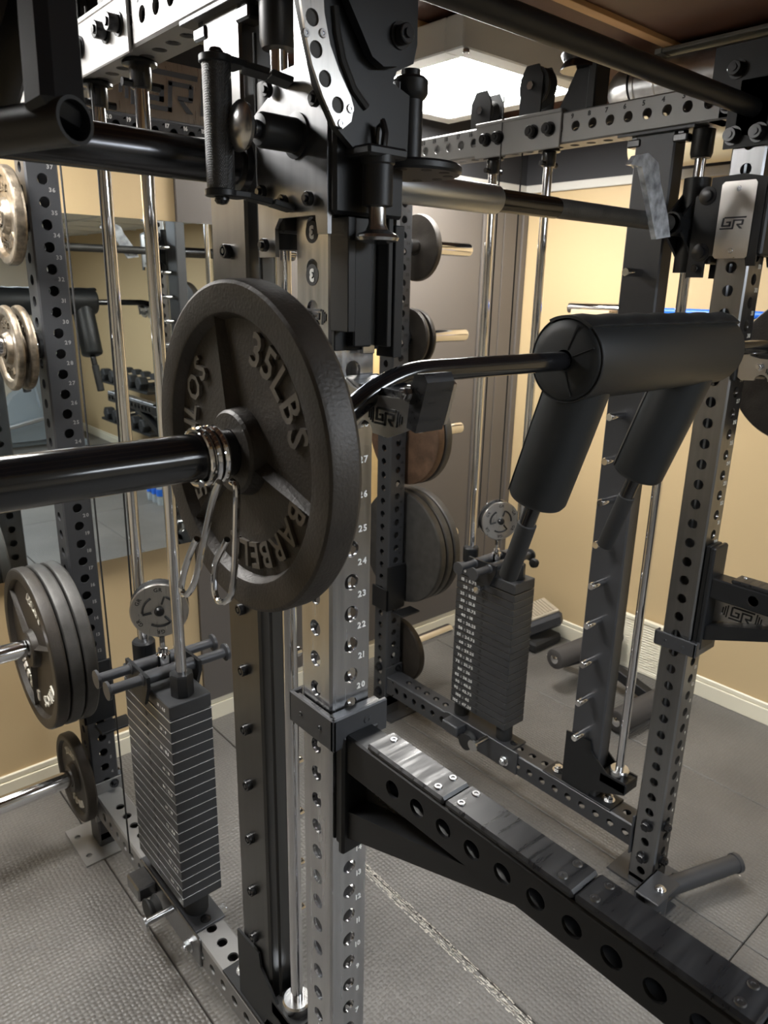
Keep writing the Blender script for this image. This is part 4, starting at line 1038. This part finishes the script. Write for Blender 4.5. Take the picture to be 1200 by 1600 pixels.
# ================================================================== STIRRUP HANDLE hanging near the camera
dE = .60
e0 = CAM + ray(118, 188) * dE
ax = Vector((-.36, .93, -.02)).normalized()
e1 = e0 + ax * .145
apex = CAM + ray(62, -150) * (dE + .03)
st = thing('stirrup_handle', 'black stirrup pull handle with open tube grip hanging over the smith bar sleeve', 'pull handle', e0 + ax * .07)
tubeR = .0185
obj('grip_tube', MB().lathe([(tubeR - .003, 0), (tubeR, 0), (tubeR, .145), (tubeR - .003, .145), (tubeR - .003, 0)], e0, ax, 36), 'powder', st)
for q in (e0 + ax * .022, e1 - ax * .02):
    tp = apex + (q - apex) * .12
    sd_ = obj('side_strap', MB().bar(tp, q, .046, .034, up=ax, c=.008), 'powder', st)
obj('top_eye', MB().lathe([(.012, -.008), (.024, -.008), (.024, .008), (.012, .008), (.012, -.008)], apex, (1, .3, 0), 24), 'powder', st)
cb2 = (apex.x - .01, -.267, 2.386)
obj('strap', MB().bar(apex, cb2, .02, .003, up=(0, 1, 0), c=.0005), 'rubber_black', st)

# ================================================================== ROLLER FOOT on the right front upright
rf = thing('foot_roller', 'black roller tube on a swivel bracket at the base of the far front upright', 'roller', (1.1, -.08, 0))
mb = MB().box((1.005, -.115, .008), (1.125, -.042, .015), .002).box((1.005, -.115, .082), (1.125, -.042, .089), .002).cyl((1.055, -.085, .008), (1.055, -.085, .085), .030, 24).box((1.005, -.050, .008), (1.125, -.042, .089), .002)
obj('swivel_bracket', mb, 'gun', rf)
ax2 = (Vector((1.362, -.165, .058)) - Vector((1.105, -.078, .058))).normalized()
obj('roller_tube', MB().lathe([(.022, 0), (.026, 0), (.026, .27), (.029, .272), (.029, .284), (.022, .286), (0, .286)], Vector((1.100, -.077, .058)), ax2, 32), 'gun', rf)
obj('bracket_bolt', bolt(bolt(PB(), (1.062, -.09, .089), (0, 0, 1), .011, .006, True, 20), (1.01, -.1155, .05), (0, -1, 0), .011, .008), 'zinc', rf)

# ================================================================== THINGS SEEN ONLY IN THE MIRROR
# elliptical trainer at the far end of the room
el_ = thing('elliptical_trainer', 'grey elliptical trainer standing at the far wall, seen in the mirror', 'elliptical', (1.5, -4.2, 0))
ex, ey = 1.5, -4.2
obj('base_frame', MB().bar((ex - .9, ey, .06), (ex + .55, ey, .06), .09, .08, c=.01).bar((ex - .9, ey - .25, .04), (ex - .9, ey + .25, .04), .08, .07, c=.01).bar((ex + .5, ey - .28, .04), (ex + .5, ey + .28, .04), .08, .07, c=.01), 'machine_grey', el_)
obj('drive_housing', MB().prism([(-.25, .08), (.5, .08), (.55, .3), (.4, .62), (.15, .72), (-.1, .55), (-.28, .3)], (ex, ey - .09, 0), (1, 0, 0), (0, 0, 1), (0, 1, 0), .18), 'machine_grey', el_)
obj('mast', MB().tube([(ex + .25, ey, .6), (ex + .1, ey, 1.1), (ex + .02, ey, 1.42)], .04, 16), 'machine_grey', el_)
obj('console', MB().box((ex - .04, ey - .14, 1.38), (ex + .02, ey + .14, 1.58), .02), 'rubber_black', el_)
for s_ in (-1, 1):
    obj('arm_lever', MB().tube([(ex + .1, ey + s_ * .26, .45), (ex + .02, ey + s_ * .27, 1.1), (ex - .18, ey + s_ * .27, 1.55)], .018, 12), 'machine_grey', el_)
    pd = obj('pedal', MB().box((ex - .65, ey + s_ * .18 - .08, .27), (ex - .3, ey + s_ * .18 + .08, .31), .015), 'rubber_black', el_)
    obj('pedal_rail', MB().bar((ex - .85, ey + s_ * .18, .12), (ex + .15, ey + s_ * .18, .32), .05, .04, c=.008), 'satin', el_)
# dumbbell rack and dumbbells by the right wall
dr = thing('dumbbell_rack', 'black two-tier dumbbell rack along the right wall, seen in the mirror', 'dumbbell rack', (2.05, -2.6, 0))
for yy in (-3.1, -2.1): obj('side_frame', MB().bar((1.85, yy, .03), (2.27, yy, .03), .05, .05, c=.004).bar((2.15, yy, .05), (2.15, yy, .85), .05, .05, up=(0, 1, 0), c=.004), 'powder', dr)
for zz in (.42, .78): obj('shelf', perf_tube(MB(), (2.05, -3.15, zz), (0, 1, 0), (1, 0, 0), 1.1, .13, .012, {}, caps=True), 'powder', dr)
k = 0
for zz in (.435, .795):
    for i in range(5):
        yy = -3.0 + .2 * i; k += 1
        db = thing('dumbbell', 'black hex dumbbell on the %s shelf of the rack seen in the mirror' % ('lower' if zz < .6 else 'upper'), 'dumbbell', (2.05, yy, zz), 'dumbbells on the rack in the mirror')
        obj('handle', MB().cyl((1.98, yy, zz + .062), (2.12, yy, zz + .062), .015, 16), 'chrome', db)
        for s_ in (-1, 1): obj('head', MB().lathe([(0, 0), (.05, 0), (.06, .01), (.06, .07), (.05, .08), (0, .08)], (2.05 + s_ * .065, yy, zz + .053), (s_, 0, 0), 6), 'rubber_black', db, angle=20)
for i in range(3):
    yy = -1.42 - .09 * i
    wbt = thing('water_bottle', 'clear plastic water bottle standing on the mats, seen in the mirror', 'bottle', (1.70, yy, 0), 'water bottles on the floor')
    obj('body', MB().lathe([(0, .001), (.028, .001), (.031, .005), (.031, .06), (.029, .065), (.031, .07), (.031, .14), (.024, .165), (.012, .185), (.012, .195)], (1.70, yy, 0), (0, 0, 1), 24), 'bottle', wbt)
    obj('bottle_label', MB().lathe([(.0316, .075), (.0316, .13)], (1.70, yy, 0), (0, 0, 1), 24), 'blue', wbt)
    obj('cap', MB().cyl((1.70, yy, .193), (1.70, yy, .208), .014, 18, ch=.001), 'print_white', wbt)
